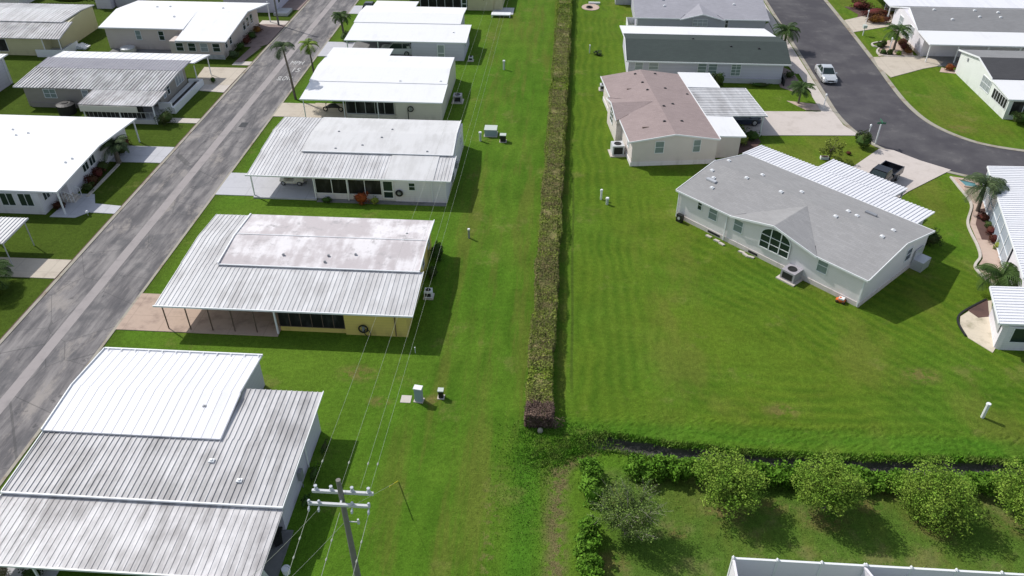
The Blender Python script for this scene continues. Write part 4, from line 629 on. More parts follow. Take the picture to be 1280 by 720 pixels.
# brown roof house
h=T('house','greige house with brown shingle roof and striped white carport beside it','house',(7.1,73.0,0),8,None,True); L,W=9.0,17.2
h.p('wall',MB().gable_y(.15,W-.1,[(.2,0),(8.9,0),(8.9,2.7),(4.4,3.35),(.2,2.7)]).box(8.85,1.3,0,11.7,5.7,2.3).box(8.85,13.5,0,12.6,17,2.3),M['w_c2'])
r=MB(); r.slab([(-.2,W+.15,2.8),(-.2,11.05,2.8),(.9,10.3,2.967),(.9,6.1,2.967),(-.2,5.35,2.8),(-.2,-.1,2.8),(4.4,-.1,3.5),(4.4,W+.15,3.5)],.12); plane(r,[(9.05,-.1,2.8),(9.05,W+.15,2.8),(4.4,W+.15,3.502),(4.4,-.1,3.502)],.12); rf=h.p('roof',r,M['s_brown'])
r=MB(); r.slab([(-.55,5.2,2.72),(-.6,8.3,3.42),(3.9,8.3,3.45)],.1); r.slab([(-.6,8.3,3.42),(-.55,11.2,2.72),(3.9,8.3,3.45)],.1); h.p('roof_gable',r,M['s_brown'],rf); h.p('gable_wall',MB().gable_x(-.42,.3,[(5.6,2.0),(10.8,2.0),(10.8,2.62),(8.3,3.3),(5.6,2.62)]).box(-.42,5.6,0,.25,10.8,2.1),M['w_c2'])
h.p('fascia',MB().bar((-.2,-.13,2.75),(4.4,-.13,3.45),.06,.16).bar((4.4,-.13,3.45),(9.05,-.13,2.75),.06,.16).bar((-.23,-.1,2.75),(-.23,5.2,2.75),.06,.15).bar((-.23,11.2,2.75),(-.23,W+.15,2.75),.06,.15).bar((-.62,5.2,2.68),(-.64,8.3,3.38),.06,.16).bar((-.64,8.3,3.38),(-.62,11.2,2.68),.06,.16).bar((9.08,-.1,2.78),(9.08,W,2.78),.08,.15),M['white'])
window(h,'S',.15,2.5,1.35,.95,1.35,'glassg'); window(h,'S',.15,6.4,1.35,.8,1.4,'glassg'); window(h,'W',-.42,7.6,1.1,1.5,1.7,'glass',2,3); window(h,'W',.2,13,1.3,.8,1.3,'glass'); window(h,'W',.2,1.6,1.3,.7,1.2,'glassl')
h.p('skirting',MB().box(.12,.09,0,9,.14,.45).box(.13,.1,0,.19,17,.45),M['w_house']); zz=lambda x:2.8+min(x,8.8-x)/4.4*.7
vents(h,rf,[(x,y,zz(x)) for x,y in ((3.6,16.3),(6.0,16.5),(3.9,13.6),(4.0,11.4),(6.2,12.2),(8.5,11.2),(6.0,7.8),(4.8,6.9),(4.0,3.1),(5.9,3.4))],'black',.14,.12)
h.p('ridge_vent',MB().box(1.9,12.4,3.05,3.1,12.55,3.2).box(1.6,2.4,3.02,2.8,2.55,3.18),M['brown'],rf)
h.p('roof',plane(MB(),[(15.9,5.75,2.45),(15.9,13.4,2.45),(9.1,13.4,2.68),(9.1,5.75,2.68)],.1,.45,.05,.05),M['r_ribw'],label='striped grey white carport roof'); h.p('roof',plane(MB(),[(12.9,13.45,2.6),(12.9,18.0,2.6),(9.1,18.0,2.8),(9.1,13.45,2.8)],.12),M['r_white'],label='plain white side roof at the far end'); h.p('roof',MB().slab([(9.1,.85,2.72),(12.0,.85,2.55),(12.0,5.7,2.55),(9.1,5.7,2.72)],.12),M['r_white'],label='plain white side roof at the near end')
posts(h,[(15.6,6.0),(15.6,13.1)],2.35,.06,'white'); h.p('fascia',MB().bar((12.03,.85,2.5),(12.03,5.7,2.5),.08,.14).bar((12.93,13.4,2.55),(12.93,18,2.55),.08,.14).bar((15.93,5.7,2.4),(15.93,13.4,2.4),.08,.14).bar((9.1,.82,2.66),(12.0,.82,2.5),.06,.14),M['white'])
ac(6.0,75.9,'pale grey air conditioner at the near west corner of the brown roof house','c_walk' if 0 else 'arm',.62,1.15,8); ac(5.0,93.0,'small air conditioner at the far west corner of the brown roof house','arm',.4,.7,0)
sheet('driveway',[(17.8,81.0),(32.6,81.9),(31.6,84.5),(31.35,88.1),(17.3,87.4)],'c_pink',.065,.16,'wide pale driveway of the brown roof house'); sheet('garden_bed',[(17.9,76.2),(20.5,77.6),(21.6,79.6),(21.4,80.9),(17.6,81)],'mulch',.045,.1,'mulched bed with curved edge by the pale driveway')
for x,y,rr,m,lab in ((19.4,81.2,.7,'l_lime','bright green shrub beside the dark car'),(20.7,80.2,1.0,'l_dk','broad dark shrub at the driveway bed of the brown roof house'),(19.3,79.0,.9,'l_olive','olive shrub nearest the angled roof in the driveway bed')): bush('shrub',lab,x,y,rr,rr,1.1,m,600,.14)
bush('tree_shrub','tall dark shrub against the green roof house wall',19.0,94.3,.9,.7,2.2,'l_dk',1400,.16)
# green roof house
h=T('house','long white house with dark green shingle roof and white flat strip behind','house',(17.8,101,0))
h.p('wall',MB().gable_x(8.1,27.0,[(96.3,0),(108.6,0),(108.6,2.4),(105.5,2.55),(101.3,3.3),(96.3,2.5)]),M['w_blue'])
r=MB(); plane(r,[(7.8,95.9,2.6),(27.8,95.9,2.6),(28.1,101.3,3.55),(7.8,101.3,3.55)],.12); plane(r,[(27.9,105.5,2.8),(7.8,105.5,2.8),(7.8,101.3,3.552),(28.1,101.3,3.552)],.12); rf=h.p('roof',r,M['s_green']); h.p('roof',plane(MB(),[(27.0,109.3,2.6),(7.5,109.3,2.6),(7.7,105.4,2.85),(27.8,105.4,2.85)],.1),M['r_white'],label='white flat strip roof at the back')
h.p('fascia',MB().bar((7.8,95.87,2.55),(27.8,95.87,2.55),.06,.16).bar((7.76,95.9,2.55),(7.76,101.3,3.5),.06,.16).bar((7.76,101.3,3.5),(7.76,105.5,2.75),.06,.16),M['white']); vents(h,rf,[(24.4,99.5,3.25),(21,99.9,3.3),(16.5,102,3.45)],'black',.14,.12)
window(h,'S',96.3,8.9,1.4,1.0,.95,'glassl'); window(h,'S',96.3,10.6,1.4,1.2,.95,'glassl'); window(h,'S',96.3,16.6,1.1,1.1,1.35,'glassg',1,3); window(h,'S',96.3,17.9,1.1,1.1,1.35,'glassg',1,3); window(h,'S',96.3,20.7,.9,1.2,1.6,'glassg',2,4)
h.p('skirting',MB().box(8.0,96.2,0,27.05,96.28,.6),M['skirt']); sheet('patio',[(26.8,95.2),(28.3,93.6),(29.6,95),(29.4,100.5),(27.6,103.5),(27.1,103.5)],'brick',.05,.14,'brown patio at the east end of the green roof house'); h.p('railing',MB().bar((27.3,95.2,1.1),(26.9,103,1.1),.08,.08).box(27.2,95.4,0,27.3,103,.9),M['dark'])
sheet('parking_pad',[(29.5,99.8),(31.3,99.8),(31.3,114),(29.9,114),(29.0,107.5)],'c_pink',.066,.16,'pale pink parking pad by the silver car'); sheet('garden_bed',[(26.7,91.0),(30.0,90.2),(31,88.4),(28.4,88.4)],'gravel',.045,.1,'pinkish gravel bed under a young palm')
palm('young palm on the gravel bed opposite the silver car',27.9,90.3,1.9,1.8,'l_palm',20,None,.1); palm('dark palm between the green roof house and the curved road',29.9,108.6,2.6,2.2,'l_palm',24,None,.16); bush('shrub','dark shrub on the white gravel near the silver car',28.6,98.5,.7,.6,.8,'l_dk',400,.14); bush('shrub','low white dotted shrub along the skirting of the green roof house',24.3,95.2,1.5,.5,.6,'l_dk',400,.13)
def tall_lamp(name,x,y,hh,lab,cat='post lamp',group=None):
    t=T(name,lab,cat,(x,y,0),0,group); t.p('pole',MB().cyl(x,y,0,hh,.06,.05,8),M['white']); t.p('lamp_head',MB().tube([(x,y,hh),(x,y,hh+.08),(x,y,hh+.26),(x,y,hh+.34)],[.06,.11,.12,.04],8),M['white'])
tall_lamp('post_lamp',30.4,88.8,1.6,'white post lamp at the corner of gravel bed and wide pale driveway')
# lavender house
h=T('house','lavender grey house with front dormer gable near the top right','house',(19,122,0)); h.p('wall',MB().gable_x(10.2,28,[(113.2,0),(133,0),(133,2.6),(121.5,4.0),(113.2,2.6)]),M['w_lav'])
r=MB(); r.slab([(9.8,112.7,2.65),(16.1,112.7,2.65),(16.8,113.9,2.861),(21.4,113.9,2.861),(22.1,112.7,2.65),(28.4,112.7,2.65),(28.4,121.5,4.2),(9.8,121.5,4.2)],.12); plane(r,[(28.4,133.5,2.6),(9.8,133.5,2.6),(9.8,121.5,4.202),(28.4,121.5,4.202)],.12); rf=h.p('roof',r,M['s_lav'])
r=MB(); r.slab([(16.0,112.45,2.6),(19.1,112.4,3.4),(19.1,117.4,3.44)],.1); r.slab([(19.1,112.4,3.4),(22.2,112.45,2.6),(19.1,117.4,3.44)],.1); h.p('roof_gable',r,M['s_lav'],rf); h.p('gable_wall',MB().gable_y(113.1,114,[(16.4,2.3),(21.8,2.3),(19.1,3.25)]),M['w_lav']); window(h,'S',113.1,17.9,1.5,2.1,1.0,'glassl',3,2); window(h,'S',113.2,22.4,1.2,.5,1.4)
vents(h,rf,[(14,118,3.65),(14.1,116.2,3.3),(24,117,3.45)],'white',.15,.15); h.p('fascia',MB().bar((9.8,112.67,2.6),(16.1,112.67,2.6),.06,.15).bar((22.1,112.67,2.6),(28.4,112.67,2.6),.06,.15).bar((16.0,112.42,2.55),(19.1,112.37,3.35),.06,.14).bar((19.1,112.37,3.35),(22.2,112.42,2.55),.06,.14),M['white'])
h.p('porch_rail',MB().box(9.0,114.6,.0,9.06,118,1.0).box(9.0,114.5,0,10.2,114.6,1.0).box(9.0,118,0,10.2,118.06,1.0),M['white']); h.p('downspout',MB().bar((10.1,113.1,2.6),(10.1,113.1,0),.1),M['white'])
sh=T('shed','grey slatted shed at the top edge left of the lavender house','shed',(9,128.5,0)); sh.p('wall',MB().box(7.8,127.4,0,10.2,131,2.2),M['w_grey']); sh.p('roof',plane(MB(),[(7.6,127.2,2.25),(10.4,127.2,2.25),(10.4,131.2,2.5),(7.6,131.2,2.5)],.1),M['s_grey2'])
sheet('garden_bed',[(28.9,115.2),(30,115),(30.1,120),(29,118.5)],'c_walk',.05,.12,'pale slab beside the lavender house')
# far side of the curved road
h=T('house','long white roof house at the top right edge','house',(60,127,0)); h.p('wall',MB().box(51.8,124.0,0,80,135,2.4),M['w_grey']); h.p('roof',plane(MB(),[(47.3,121.1,2.5),(82,121.1,2.5),(82,136,2.9),(47.3,136,2.9)],.12),M['r_whiterib']); posts(h,[(47.6,121.4),(51.5,121.4),(55.5,121.4),(59.5,121.4),(63.5,121.4),(67.5,121.4)],2.4,.07,'white'); screens(h,'S',124.0,51.9,60,.8,2.3,6,'white')
h.p('knee_wall',MB().box(49,127,0,51.8,127.2,1.2),M['w_grey'])
h=T('house','white house with grey shingle roof and long white carport, second at right','house',(60,113,0)); h.p('wall',MB().gable_x(47.6,78,[(107.3,0),(119.5,0),(119.5,2.6),(116.6,3.4),(109.6,2.7),(107.3,2.6)]),M['w_white'])
r=MB(); plane(r,[(47.4,109.6,2.75),(79,109.6,2.75),(79,116.6,3.6),(48.4,116.6,3.6)],.12); plane(r,[(79,119.8,2.8),(46.9,119.8,2.8),(48.4,116.6,3.602),(79,116.6,3.602)],.12); rf=h.p('roof',r,M['s_grey2']); vents(h,rf,[(53,113,3.2),(57,114,3.3),(59.8,114,3.3),(60,115.5,3.5),(70,115.8,3.5),(51.5,116,3.55),(57,116,3.55)],'white',.17,.17)
h.p('roof',plane(MB(),[(47.3,104.7,2.5),(79,104.7,2.5),(79,109.65,2.72),(47.3,109.65,2.72)],.12),M['r_white'],label='long white carport roof'); h.p('fascia',MB().bar((47.36,109.6,2.7),(48.36,116.6,3.55),.07,.18).bar((48.36,116.6,3.55),(46.86,119.8,2.76),.07,.18).bar((47.3,104.67,2.46),(79,104.67,2.46),.06,.15),M['white'])
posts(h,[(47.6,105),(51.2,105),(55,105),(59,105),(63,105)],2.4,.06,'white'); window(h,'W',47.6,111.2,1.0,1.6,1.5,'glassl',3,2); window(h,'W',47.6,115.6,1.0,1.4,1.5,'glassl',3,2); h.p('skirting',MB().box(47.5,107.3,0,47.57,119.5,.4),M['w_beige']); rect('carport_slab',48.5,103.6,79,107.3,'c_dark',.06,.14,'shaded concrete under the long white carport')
h=T('house','pale green sided house with charcoal roof at the right edge','house',(58,94,0)); h.p('wall',MB().gable_x(50.1,72,[(87.4,0),(101.6,0),(101.6,2.7),(96.6,3.65),(92.2,2.75),(87.4,2.4)]),M['w_green'])
h.p('roof',plane(MB(),[(72,102,2.85),(49.9,102,2.85),(49.9,96.6,3.85),(72,96.6,3.85)],.12),M['s_grey2'],label='lighter grey far slope'); h.p('roof',plane(MB(),[(49.9,92.1,2.95),(72,92.1,2.95),(72,96.6,3.852),(49.9,96.6,3.852)],.12),M['s_dark'],label='charcoal near slope'); h.p('roof',plane(MB(),[(49.9,87.1,2.5),(72,87.1,2.5),(72,92.15,2.85),(49.9,92.15,2.85)],.12),M['r_white'],label='white flat porch roof')
h.p('fascia',MB().bar((49.86,92.1,2.9),(49.86,96.6,3.8),.07,.18).bar((49.86,96.6,3.8),(49.86,102,2.8),.07,.18).bar((49.86,87.1,2.46),(49.86,92.1,2.8),.07,.15).bar((49.9,87.05,2.45),(72,87.05,2.45),.06,.15),M['white']); window(h,'W',50.1,92.2,1.0,2.4,1.5,'glassl',3,2); screens(h,'W',50.1,87.7,91.3,1.0,2.2,6,'white'); screens(h,'S',87.4,50.5,60,.5,2.2,7,'white'); h.p('wall_vent',MB().box(50.03,99.2,2.3,50.09,99.5,2.7),M['grey'])
bush('shrub','dense dark shrub at the near corner of the pale green house',51.3,86.2,1.1,.9,1.5,'l_dk',1500,.14); rect('walkway',52.4,84.9,60,85.6,'c_walk',.05,.12,'pale path before the pale green house')
sheet('driveway',[(41.4,99.3),(46.5,102.6),(48.6,103.6),(50,105.2),(47.6,107.4),(43.4,106.8),(41.3,106.4),(40.9,103)],'c_tan',.066,.16,'tan driveway leading under the long white carport'); sheet('driveway',[(41.5,116.5),(47.5,119.5),(51.5,121.5),(50.5,125),(46.5,125.0),(41.6,121.8)],'c_tan',.066,.16,'tan driveway to the top right house')
sheet('garden_bed',[(42.1,106.9),(46.8,107.2),(47.4,109.5),(46.3,113.6),(45.2,113.2),(44.6,111.6),(43.4,110.6),(42.7,108.6)],'gravel',.05,.1,'curved garden bed with post lamp on the far side of the road'); 
for x,y,rr,hh,m,lab in ((43.8,107.7,.55,.7,'l_dk','round dark shrub nearest the corner of the curved bed'),(43.0,107.9,.5,.7,'l_dk','second round dark shrub in the curved bed'),(44.9,107.5,.5,.6,'l_lime','yellow green round shrub in the curved bed'),(43.2,110.3,.6,.8,'l_dk','dark shrub at the west tip of the curved bed'),(43.9,110.8,.6,.9,'l_dk','dark shrub beside the palm trunk in the curved bed'),(46.3,108.0,.7,1.0,'l_rust','rusty shrub by the white house corner'),(46.3,109.4,.8,1.1,'l_mar','maroon shrub next to the rusty one by the white house'),(46.4,110.9,.9,1.3,'l_mar','maroon shrub farthest along the white house wall')): bush('shrub',lab,x,y,rr,rr,hh,m,450,.14)
ed=MB(); E_=cat_([(46.8,107.1),(44.5,106.9),(42.6,107.3),(42.6,108.8),(43.3,110.2),(42.7,110.8),(42.9,111.8),(44.6,112.6)]); ribbon(ed,E_,offs(E_,.22),.14,.2); tag(link('garden_edging',ed,M['c_walk']),'white curved edging of the garden bed with the palm','garden edging')
palm('palm rising from the curved bed across the road',44.9,109.5,2.6,2.2,'l_palm',24,None,.14); tall_lamp('post_lamp',43.7,107.9,1.9,'white post lamp in the curved bed below the palm'); tall_lamp('post_lamp',44.3,120.4,1.7,'white post lamp by the rusty hedge near the top right')
for x,y,rx,ry,m,lab in ((46.3,119.3,2.2,.9,'l_rust','rusty hedge mound beside the upper tan driveway'),(47.0,122.6,2.4,1.5,'l_mar','dark red and green mound at the top right garden'),(45.6,126.2,1.8,1.2,'l_mar','maroon mound at the top edge beside the road')): bush('hedge',lab,x,y+1.6,rx,ry,1.2,m,1600,.18,None,'hedge')
sheet('garden_bed',[(43.2,121.9),(47.5,121.6),(49.5,124),(48.5,128),(43.4,128.6),(44.5,124.8)],'mulch',.05,.1,'mulched bed at the top right garden')
for x,y,m,lab in ((49.6,102.6,'l_red','round red shrub at the end of the tan driveway'),(51.1,103.0,'l_mar','maroon clipped shrub behind the red one'),(52.9,103.2,'l_mar','square maroon shrub against the carport slab'),(54.6,103.1,'l_dk','dark shrub last in the row by the pale green house')): bush('shrub',lab,x,y-.3,.7,.6,.9,m,500,.13)
sheet('garden_bed',[(48.2,101.6),(50.2,101.1),(51,102),(49,103.2)],'gravel',.05,.1,'small stone bed under the red shrub')
mb_=T('mailbox','pale green mailbox on a white post by the far kerb','mailbox',(42.4,115.2,0)); mb_.p('post',MB().box(42.35,115.15,0,42.45,115.25,1.1),M['white']); mb_.p('box',MB().box(42.15,114.9,1.1,42.65,115.5,1.5),M['steel'])
# striped roof house at the right edge
h=T('house','house at the right edge with striped white roof and pale glazed side','house',(46,60,0)); h.p('wall',MB().slab([(40.76,69.8,2.54),(37.35,56.7,2.54),(60,56.7,2.54),(60,69.8,2.54)],2.54),M['w_lav'])
r=MB(); plane(r,[(35.85,51.7,2.65),(40.65,70.3,2.65),(60,70.3,2.95),(60,51.7,2.95)],.1,.36,.15,.05); h.p('roof',r,M['r_ribw1'],label='long striped white roof'); r=MB(); plane(r,[(31.8,46.2,2.42),(33.0,50.7,2.42),(60,50.7,2.7),(60,46.2,2.7)],.1,.36,.15,.05); h.p('roof',r,M['r_ribw1'],label='lower striped roof over the corner sunroom')
pn=MB();fr=MB()
def along(t): return (40.7+(37.25-40.7)*t,69.9+(56.6-69.9)*t)
for i in range(7):
    a=along(i/7);b=along((i+1)/7); pn.add([(a[0]-.04,a[1],.25),(b[0]-.04,b[1],.25),(b[0]-.04,b[1],2.52),(a[0]-.04,a[1],2.52),(a[0]-.01,a[1],.25),(b[0]-.01,b[1],.25),(b[0]-.01,b[1],2.52),(a[0]-.01,a[1],2.52)],[(3,2,1,0),(4,5,6,7),(0,1,5,4),(2,3,7,6),(1,2,6,5),(3,0,4,7)])
for i in range(8): a=along(i/7); fr.box(a[0]-.1,a[1]-.03,0,a[0]-.04,a[1]+.03,2.55)
a=along(0);b=along(1); fr.bar((a[0]-.07,a[1],1.25),(b[0]-.07,b[1],1.25),.04); fr.bar((a[0]-.07,a[1],.22),(b[0]-.07,b[1],.22),.06); M['vinyl']=plain('pale_blue_window_vinyl',(.33,.39,.45),.25,0,.6,.12,.6)
h.p('window_panel',pn,M['vinyl']); h.p('window_frame',fr,M['white'])
h.p('wall',MB().slab([(33.5,50.2,2.2),(32.3,46.4,2.2),(32.6,46.2,2.2),(60,46.2,2.2),(60,56.5,2.2),(37.3,56.5,2.2),(35.6,50.3,2.2)],2.2),M['w_white'],label='corner sunroom walls'); screens(h,'S',46.2,33.0,42,.75,2.1,4,'white','glass'); h.p('window_panel',MB().slab([(33.25,49.9,2.1),(32.33,46.8,2.1),(32.36,46.8,2.1),(33.28,49.9,2.1)],1.0),M['glassl']); h.p('fascia',MB().bar((31.76,46.2,2.4),(32.96,50.7,2.4),.07,.16).bar((35.81,51.7,2.62),(40.61,70.3,2.62),.07,.16).bar((31.8,46.16,2.38),(60,46.16,2.66),.06,.15),M['white'])
BED=[(39.2,73.0),(41.5,72.4),(40.8,69.5),(37.3,56.6),(36.0,54.0),(35.5,55.3),(35.3,56.9),(36.3,58.3),(36.8,60.2),(37.4,63.9),(39.1,67.4),(39.2,70.8)]
sheet('garden_bed',BED,'gravel',.04,.1,'long pinkish gravel bed along the glazed side of the striped roof house'); ed=MB(); E_=cat_([(39.1,72.9),(39.1,70.8),(39.0,67.5),(37.3,63.9),(36.7,60.2),(36.2,58.4),(35.2,56.9),(35.4,55.2),(36.0,53.9)]); ribbon(ed,E_,offs(E_,-.2),.13,.2); tag(link('garden_edging',ed,M['c_walk']),'pale curved edging of the long gravel bed','garden edging')
sheet('garden_bed',[(39.2,66.6),(40.0,66.9),(39.2,63.6),(38.6,61.2),(37.4,61.3),(37.9,63.9)],'mulch',.048,.1,'maroon mulch around the palm in the long gravel bed'); bush('shrub','maroon shrub at the foot of the palm in the long gravel bed',38.9,64.7,.6,.6,.7,'l_mar',450,.13); bush('shrub','green tuft between maroon shrubs beside the glazed wall',38.9,63.5,.5,.5,.6,'l_dk',350,.13)
sheet('garden_bed',[(30.9,49.0),(31.3,50.0),(33.8,52.0),(34.6,52.3),(33.6,50.0),(32.4,46.3),(32.0,45.8),(30.9,47.4)],'sand',.04,.1,'pale shell bed at the corner of the striped roof house'); sheet('garden_bed',[(32.1,50.9),(34.3,52.4),(33.5,50.1),(32.6,49.9)],'mulch',.046,.1,'small mulch corner above the pale shell bed')
ed=MB(); E_=cat_([(30.85,47.6),(30.9,49.2),(31.6,50.4),(34.2,52.3)],5); ribbon(ed,E_,offs(E_,.14),.1,.2); tag(link('garden_edging',ed,M['dark']),'dark edging around the pale shell bed','garden edging')
pd=T('garden_pond','small blue pond at the end of the long gravel bed','pond',(40,71.9,0)); pd.p('water',MB().slab([(39.4,72.4,.09),(39.6,70.9,.09),(40.9,70.6,.09),(40.9,71.6,.09)],.05),M['pondm']); pd.p('rim',MB().bar((39.4,72.4,.1),(39.6,70.9,.1),.14).bar((39.6,70.9,.1),(40.9,70.6,.1),.14).bar((40.9,70.6,.1),(40.9,71.6,.1),.14).bar((40.9,71.6,.1),(39.4,72.4,.1),.14),M['gravel'])
palm('tall palm in the gravel bed by the striped roof',39.0,66.3,2.7,2.3,'l_blue',24,None,.15,(-.2,0)); palm('low bushy palm by the corner of the striped roof house',35.3,53.4,1.5,2.2,'l_palm',26,None,.18)
for x,y,rr,m,lab in ((38.6,62.4,.6,'l_mar','maroon shrub farther down the gravel bed from the palm'),(38.2,61.0,.6,'l_mar','lowest maroon shrub of the gravel bed, above the olive tuft'),(38.2,59.9,.5,'l_olive','olive tuft in the middle of the long gravel bed'),(37.7,57.5,.4,'l_dk','small tuft alone on the gravel'),(36.9,55.3,.9,'l_dk','round green shrub behind the low bushy palm'),(37.6,54.0,.9,'l_dk','dark shrub under the striped roof eave')): bush('shrub',lab,x,y,rr,rr,.8,m,450,.13)
# hand sized yard items around the curved road
t=tree('crape_tree','small round tree with reddish green crown on the lawn between the two pale driveways',27.9,76.0,2.6,1.25,'l_olive',1800,.15,None,26,.07); bush('shrub','lush green shrub beside the white post lamp',32.0,79.0,1.0,1.0,1.7,'l_dk',1600,.16); bush('shrub','tiny brown shrub in a bare ring on the lawn',30.2,77.3,.35,.35,.4,'l_mar',150,.1)
tall_lamp('post_lamp',32.6,79.6,2.1,'white post lamp rising out of the lush green shrub'); pb=T('planter_box','low white planter box at the foot of the small round tree','planter',(27.4,76.2,0)); pb.p('box',MB().box(27.0,75.9,0,27.8,76.3,.3),M['white']); pb.p('soil',MB().box(27.05,75.95,.3,27.75,76.25,.32),M['mulch'])
sp=T('street_name_sign','white street sign post with green name blades on the near side of the curve','street sign',(33.7,79.9,0)); sp.p('post',MB().cyl(33.7,79.9,0,2.3,.08,.08,8),M['white']); M['sgreen']=plain('sign_green',(.02,.12,.07),.4)
sp.p('sign_blade',MB().box(33.3,79.88,2.35,34.2,79.92,2.55),M['sgreen']); sp.p('sign_blade',MB().box(33.68,79.5,2.57,33.72,80.4,2.77),M['sgreen'])
# ------------------------------------------------------------------ vehicles
def wheel(t,x,y,r=.33,w=.22):
    s=1 if y>0 else -1; o=t.p('wheel',MB().tube([(x,y-s*w/2,r),(x,y+s*w*.4,r),(x,y+s*w/2,r)],[r,r,r*.9],16),M['tyre']); t.p('rim',MB().tube([(x,y+s*w*.5,r),(x,y+s*(w*.5+.015),r)],[r*.62,r*.5],10),M['rim'],o)
def loft(mb,st):     # stations: (x, halfwidth low, halfwidth belt, halfwidth top, z0, zbelt, ztop)
    vs=[];n=8
    for (x,a,b,c,z0,zb,zt) in st: vs+=[(x,-a,z0),(x,-b,(z0+zb)/2),(x,-b*.97,zb),(x,-c,zt),(x,c,zt),(x,b*.97,zb),(x,b,(z0+zb)/2),(x,a,z0)]
    m=len(st); fs=[tuple(range(n)),tuple(range(m*n-1,m*n-n-1,-1))]
    for i in range(m-1):
        for k in range(n): fs.append((i*n+k,(i+1)*n+k,(i+1)*n+(k+1)%n,i*n+(k+1)%n))
    mb.add(vs,fs); return mb
def sedan(name,label,cat,loc,rot,paint,L=4.8,W=1.82,H=1.45,suv=False):
    t=T(name,label,cat,loc,rot,None,True); w=W/2; l=L/2; hb=.95 if suv else .85; hf=1.05 if suv else .8; z0=.25 if suv else .2
    st=[(-l,w*.8,w*.86,w*.7,z0+.15,.6,.8 if not suv else 1.0),(-l+.15,w*.94,w*.97,w*.84,z0,.75,hb+(.12 if suv else .06)),(-l*.55,w*.98,w,w*.88,z0,.8,hb+.08),(0,w*.98,w,w*.9,z0,.8,hb+.05),(l*.38,w*.98,w,w*.88,z0,.78,hb+.03),(l*.75,w*.97,w*.98,w*.84,z0,.68,hf-.02),(l-.18,w*.9,w*.93,w*.74,z0,.6,hf-.14),(l,w*.68,w*.74,w*.6,z0+.12,.5,.6)]
    t.p('body',loft(MB(),st),M[paint],smooth=False)
    x0,x1,x2,x3=(-l+.22,-l+.5,.35,l*.46) if suv else (-l*.74,-l*.36,.25,l*.44)
    gl=MB(); zb=hb+.02
    gl.add([(x0,-w*.86,zb),(x3,-w*.86,zb),(x3,w*.86,zb),(x0,w*.86,zb),(x1,-w*.66,H-.04),(x2,-w*.66,H-.04),(x2,w*.66,H-.04),(x1,w*.66,H-.04)],[(3,2,1,0),(4,5,6,7),(0,1,5,4),(1,2,6,5),(2,3,7,6),(3,0,4,7)])
    t.p('windows',gl,M['glass']); rf=MB(); rf.slab([(x1-.04,-w*.69,H-.02),(x2+.05,-w*.69,H-.02),(x2+.05,w*.69,H-.02),(x1-.04,w*.69,H-.02)],.05); rf.slab([(x1+.1,-w*.55,H+.01),(x2-.1,-w*.55,H+.01),(x2-.1,w*.55,H+.01),(x1+.1,w*.55,H+.01)],.04)
    for s in (-1,1):
        rf.bar((x3+.02,s*w*.86,zb),(x2+.02,s*w*.67,H-.03),.07,.05); rf.bar((x0-.02,s*w*.86,zb),(x1,s*w*.67,H-.03),.1 if not suv else .16,.06); xm=(x1+x2)/2-.1; rf.bar((xm,s*w*.87,zb),(xm,s*w*.67,H-.03),.08,.04)
        if suv: rf.bar((x1-.0,s*w*.79,zb+.25),(x1+.4,s*w*.79,zb+.2),.08,.3)
    t.p('roof',rf,M[paint])
    for x in (l*.62,-l*.6):
        for s in (-1,1): wheel(t,x,s*(w-.1),.36 if suv else .32)
    for s in (-1,1):
        t.p('mirror',MB().box(x3-.25,s*(w*.9),zb+.0,x3-.1,s*(w*1.12),zb+.14),M[paint]); t.p('headlight',MB().tube([(l-.16,s*w*.66,.66),(l-.34,s*w*.84,.72)],[.07,.09],8),M['lamp']); t.p('tail_light',MB().box(-l-.01,s*w*.5,.7,-l+.12,s*w*.87,.86),M['tail'])
    t.p('grille',MB().box(l-.06,-w*.4,.42,l+.012,w*.4,.56),M['dark']); t.p('number_plate',MB().box(l+.013,-.2,.3,l+.025,.2,.4),M['white']); return t
sedan('parked_car','silver saloon car parked against the kerb of the curved road','car',(33.1,98.7,.012),-90,'carS'); sedan('parked_car','dark blue car half hidden under the striped carport','car',(20.0,84.2,.065),8,'cbl',4.6,1.85,1.5,True)
sedan('suv','white SUV parked under the two-level white roof','car',(-22.3,103.4,.06),180,'carW',4.7,1.9,1.72,True); sedan('parked_car','small dark car with pale roof at the top of the old street','car',(-29.9,121.4,.02),90,'carK',4.3,1.75,1.45)
t=T('pickup_truck','black pickup truck parked nose-in beneath the ribbed porch roof','truck',(31.5,71.0,.065),229,None,True); w=.97
t.p('body',loft(MB(),[(-.4,w*.98,w,w*.9,.45,.85,1.12),(1.0,w*.98,w,w*.9,.45,.85,1.12),(1.7,w*.98,w,w*.88,.45,.85,1.1),(2.6,w*.94,w*.96,w*.82,.45,.8,1.02),(2.8,w*.8,w*.85,w*.72,.5,.7,.9)]),M['carK'])
bed=MB().box(-2.8,-w,.5,-.42,-w+.09,1.18).box(-2.8,w-.09,.5,-.42,w,1.18).box(-2.8,-w+.09,.5,-2.7,w-.09,1.16).box(-.55,-w+.09,.5,-.42,w-.09,1.18).box(-2.7,-w+.09,.5,-.55,w-.09,.62); t.p('cargo_bed',bed,M['carK'])
gl=MB(); gl.add([(-.35,-.84,1.12),(1.75,-.84,1.12),(1.75,.84,1.12),(-.35,.84,1.12),(-.15,-.68,1.78),(.95,-.68,1.78),(.95,.68,1.78),(-.15,.68,1.78)],[(3,2,1,0),(4,5,6,7),(0,1,5,4),(1,2,6,5),(2,3,7,6),(3,0,4,7)]); t.p('windows',gl,M['glass'])
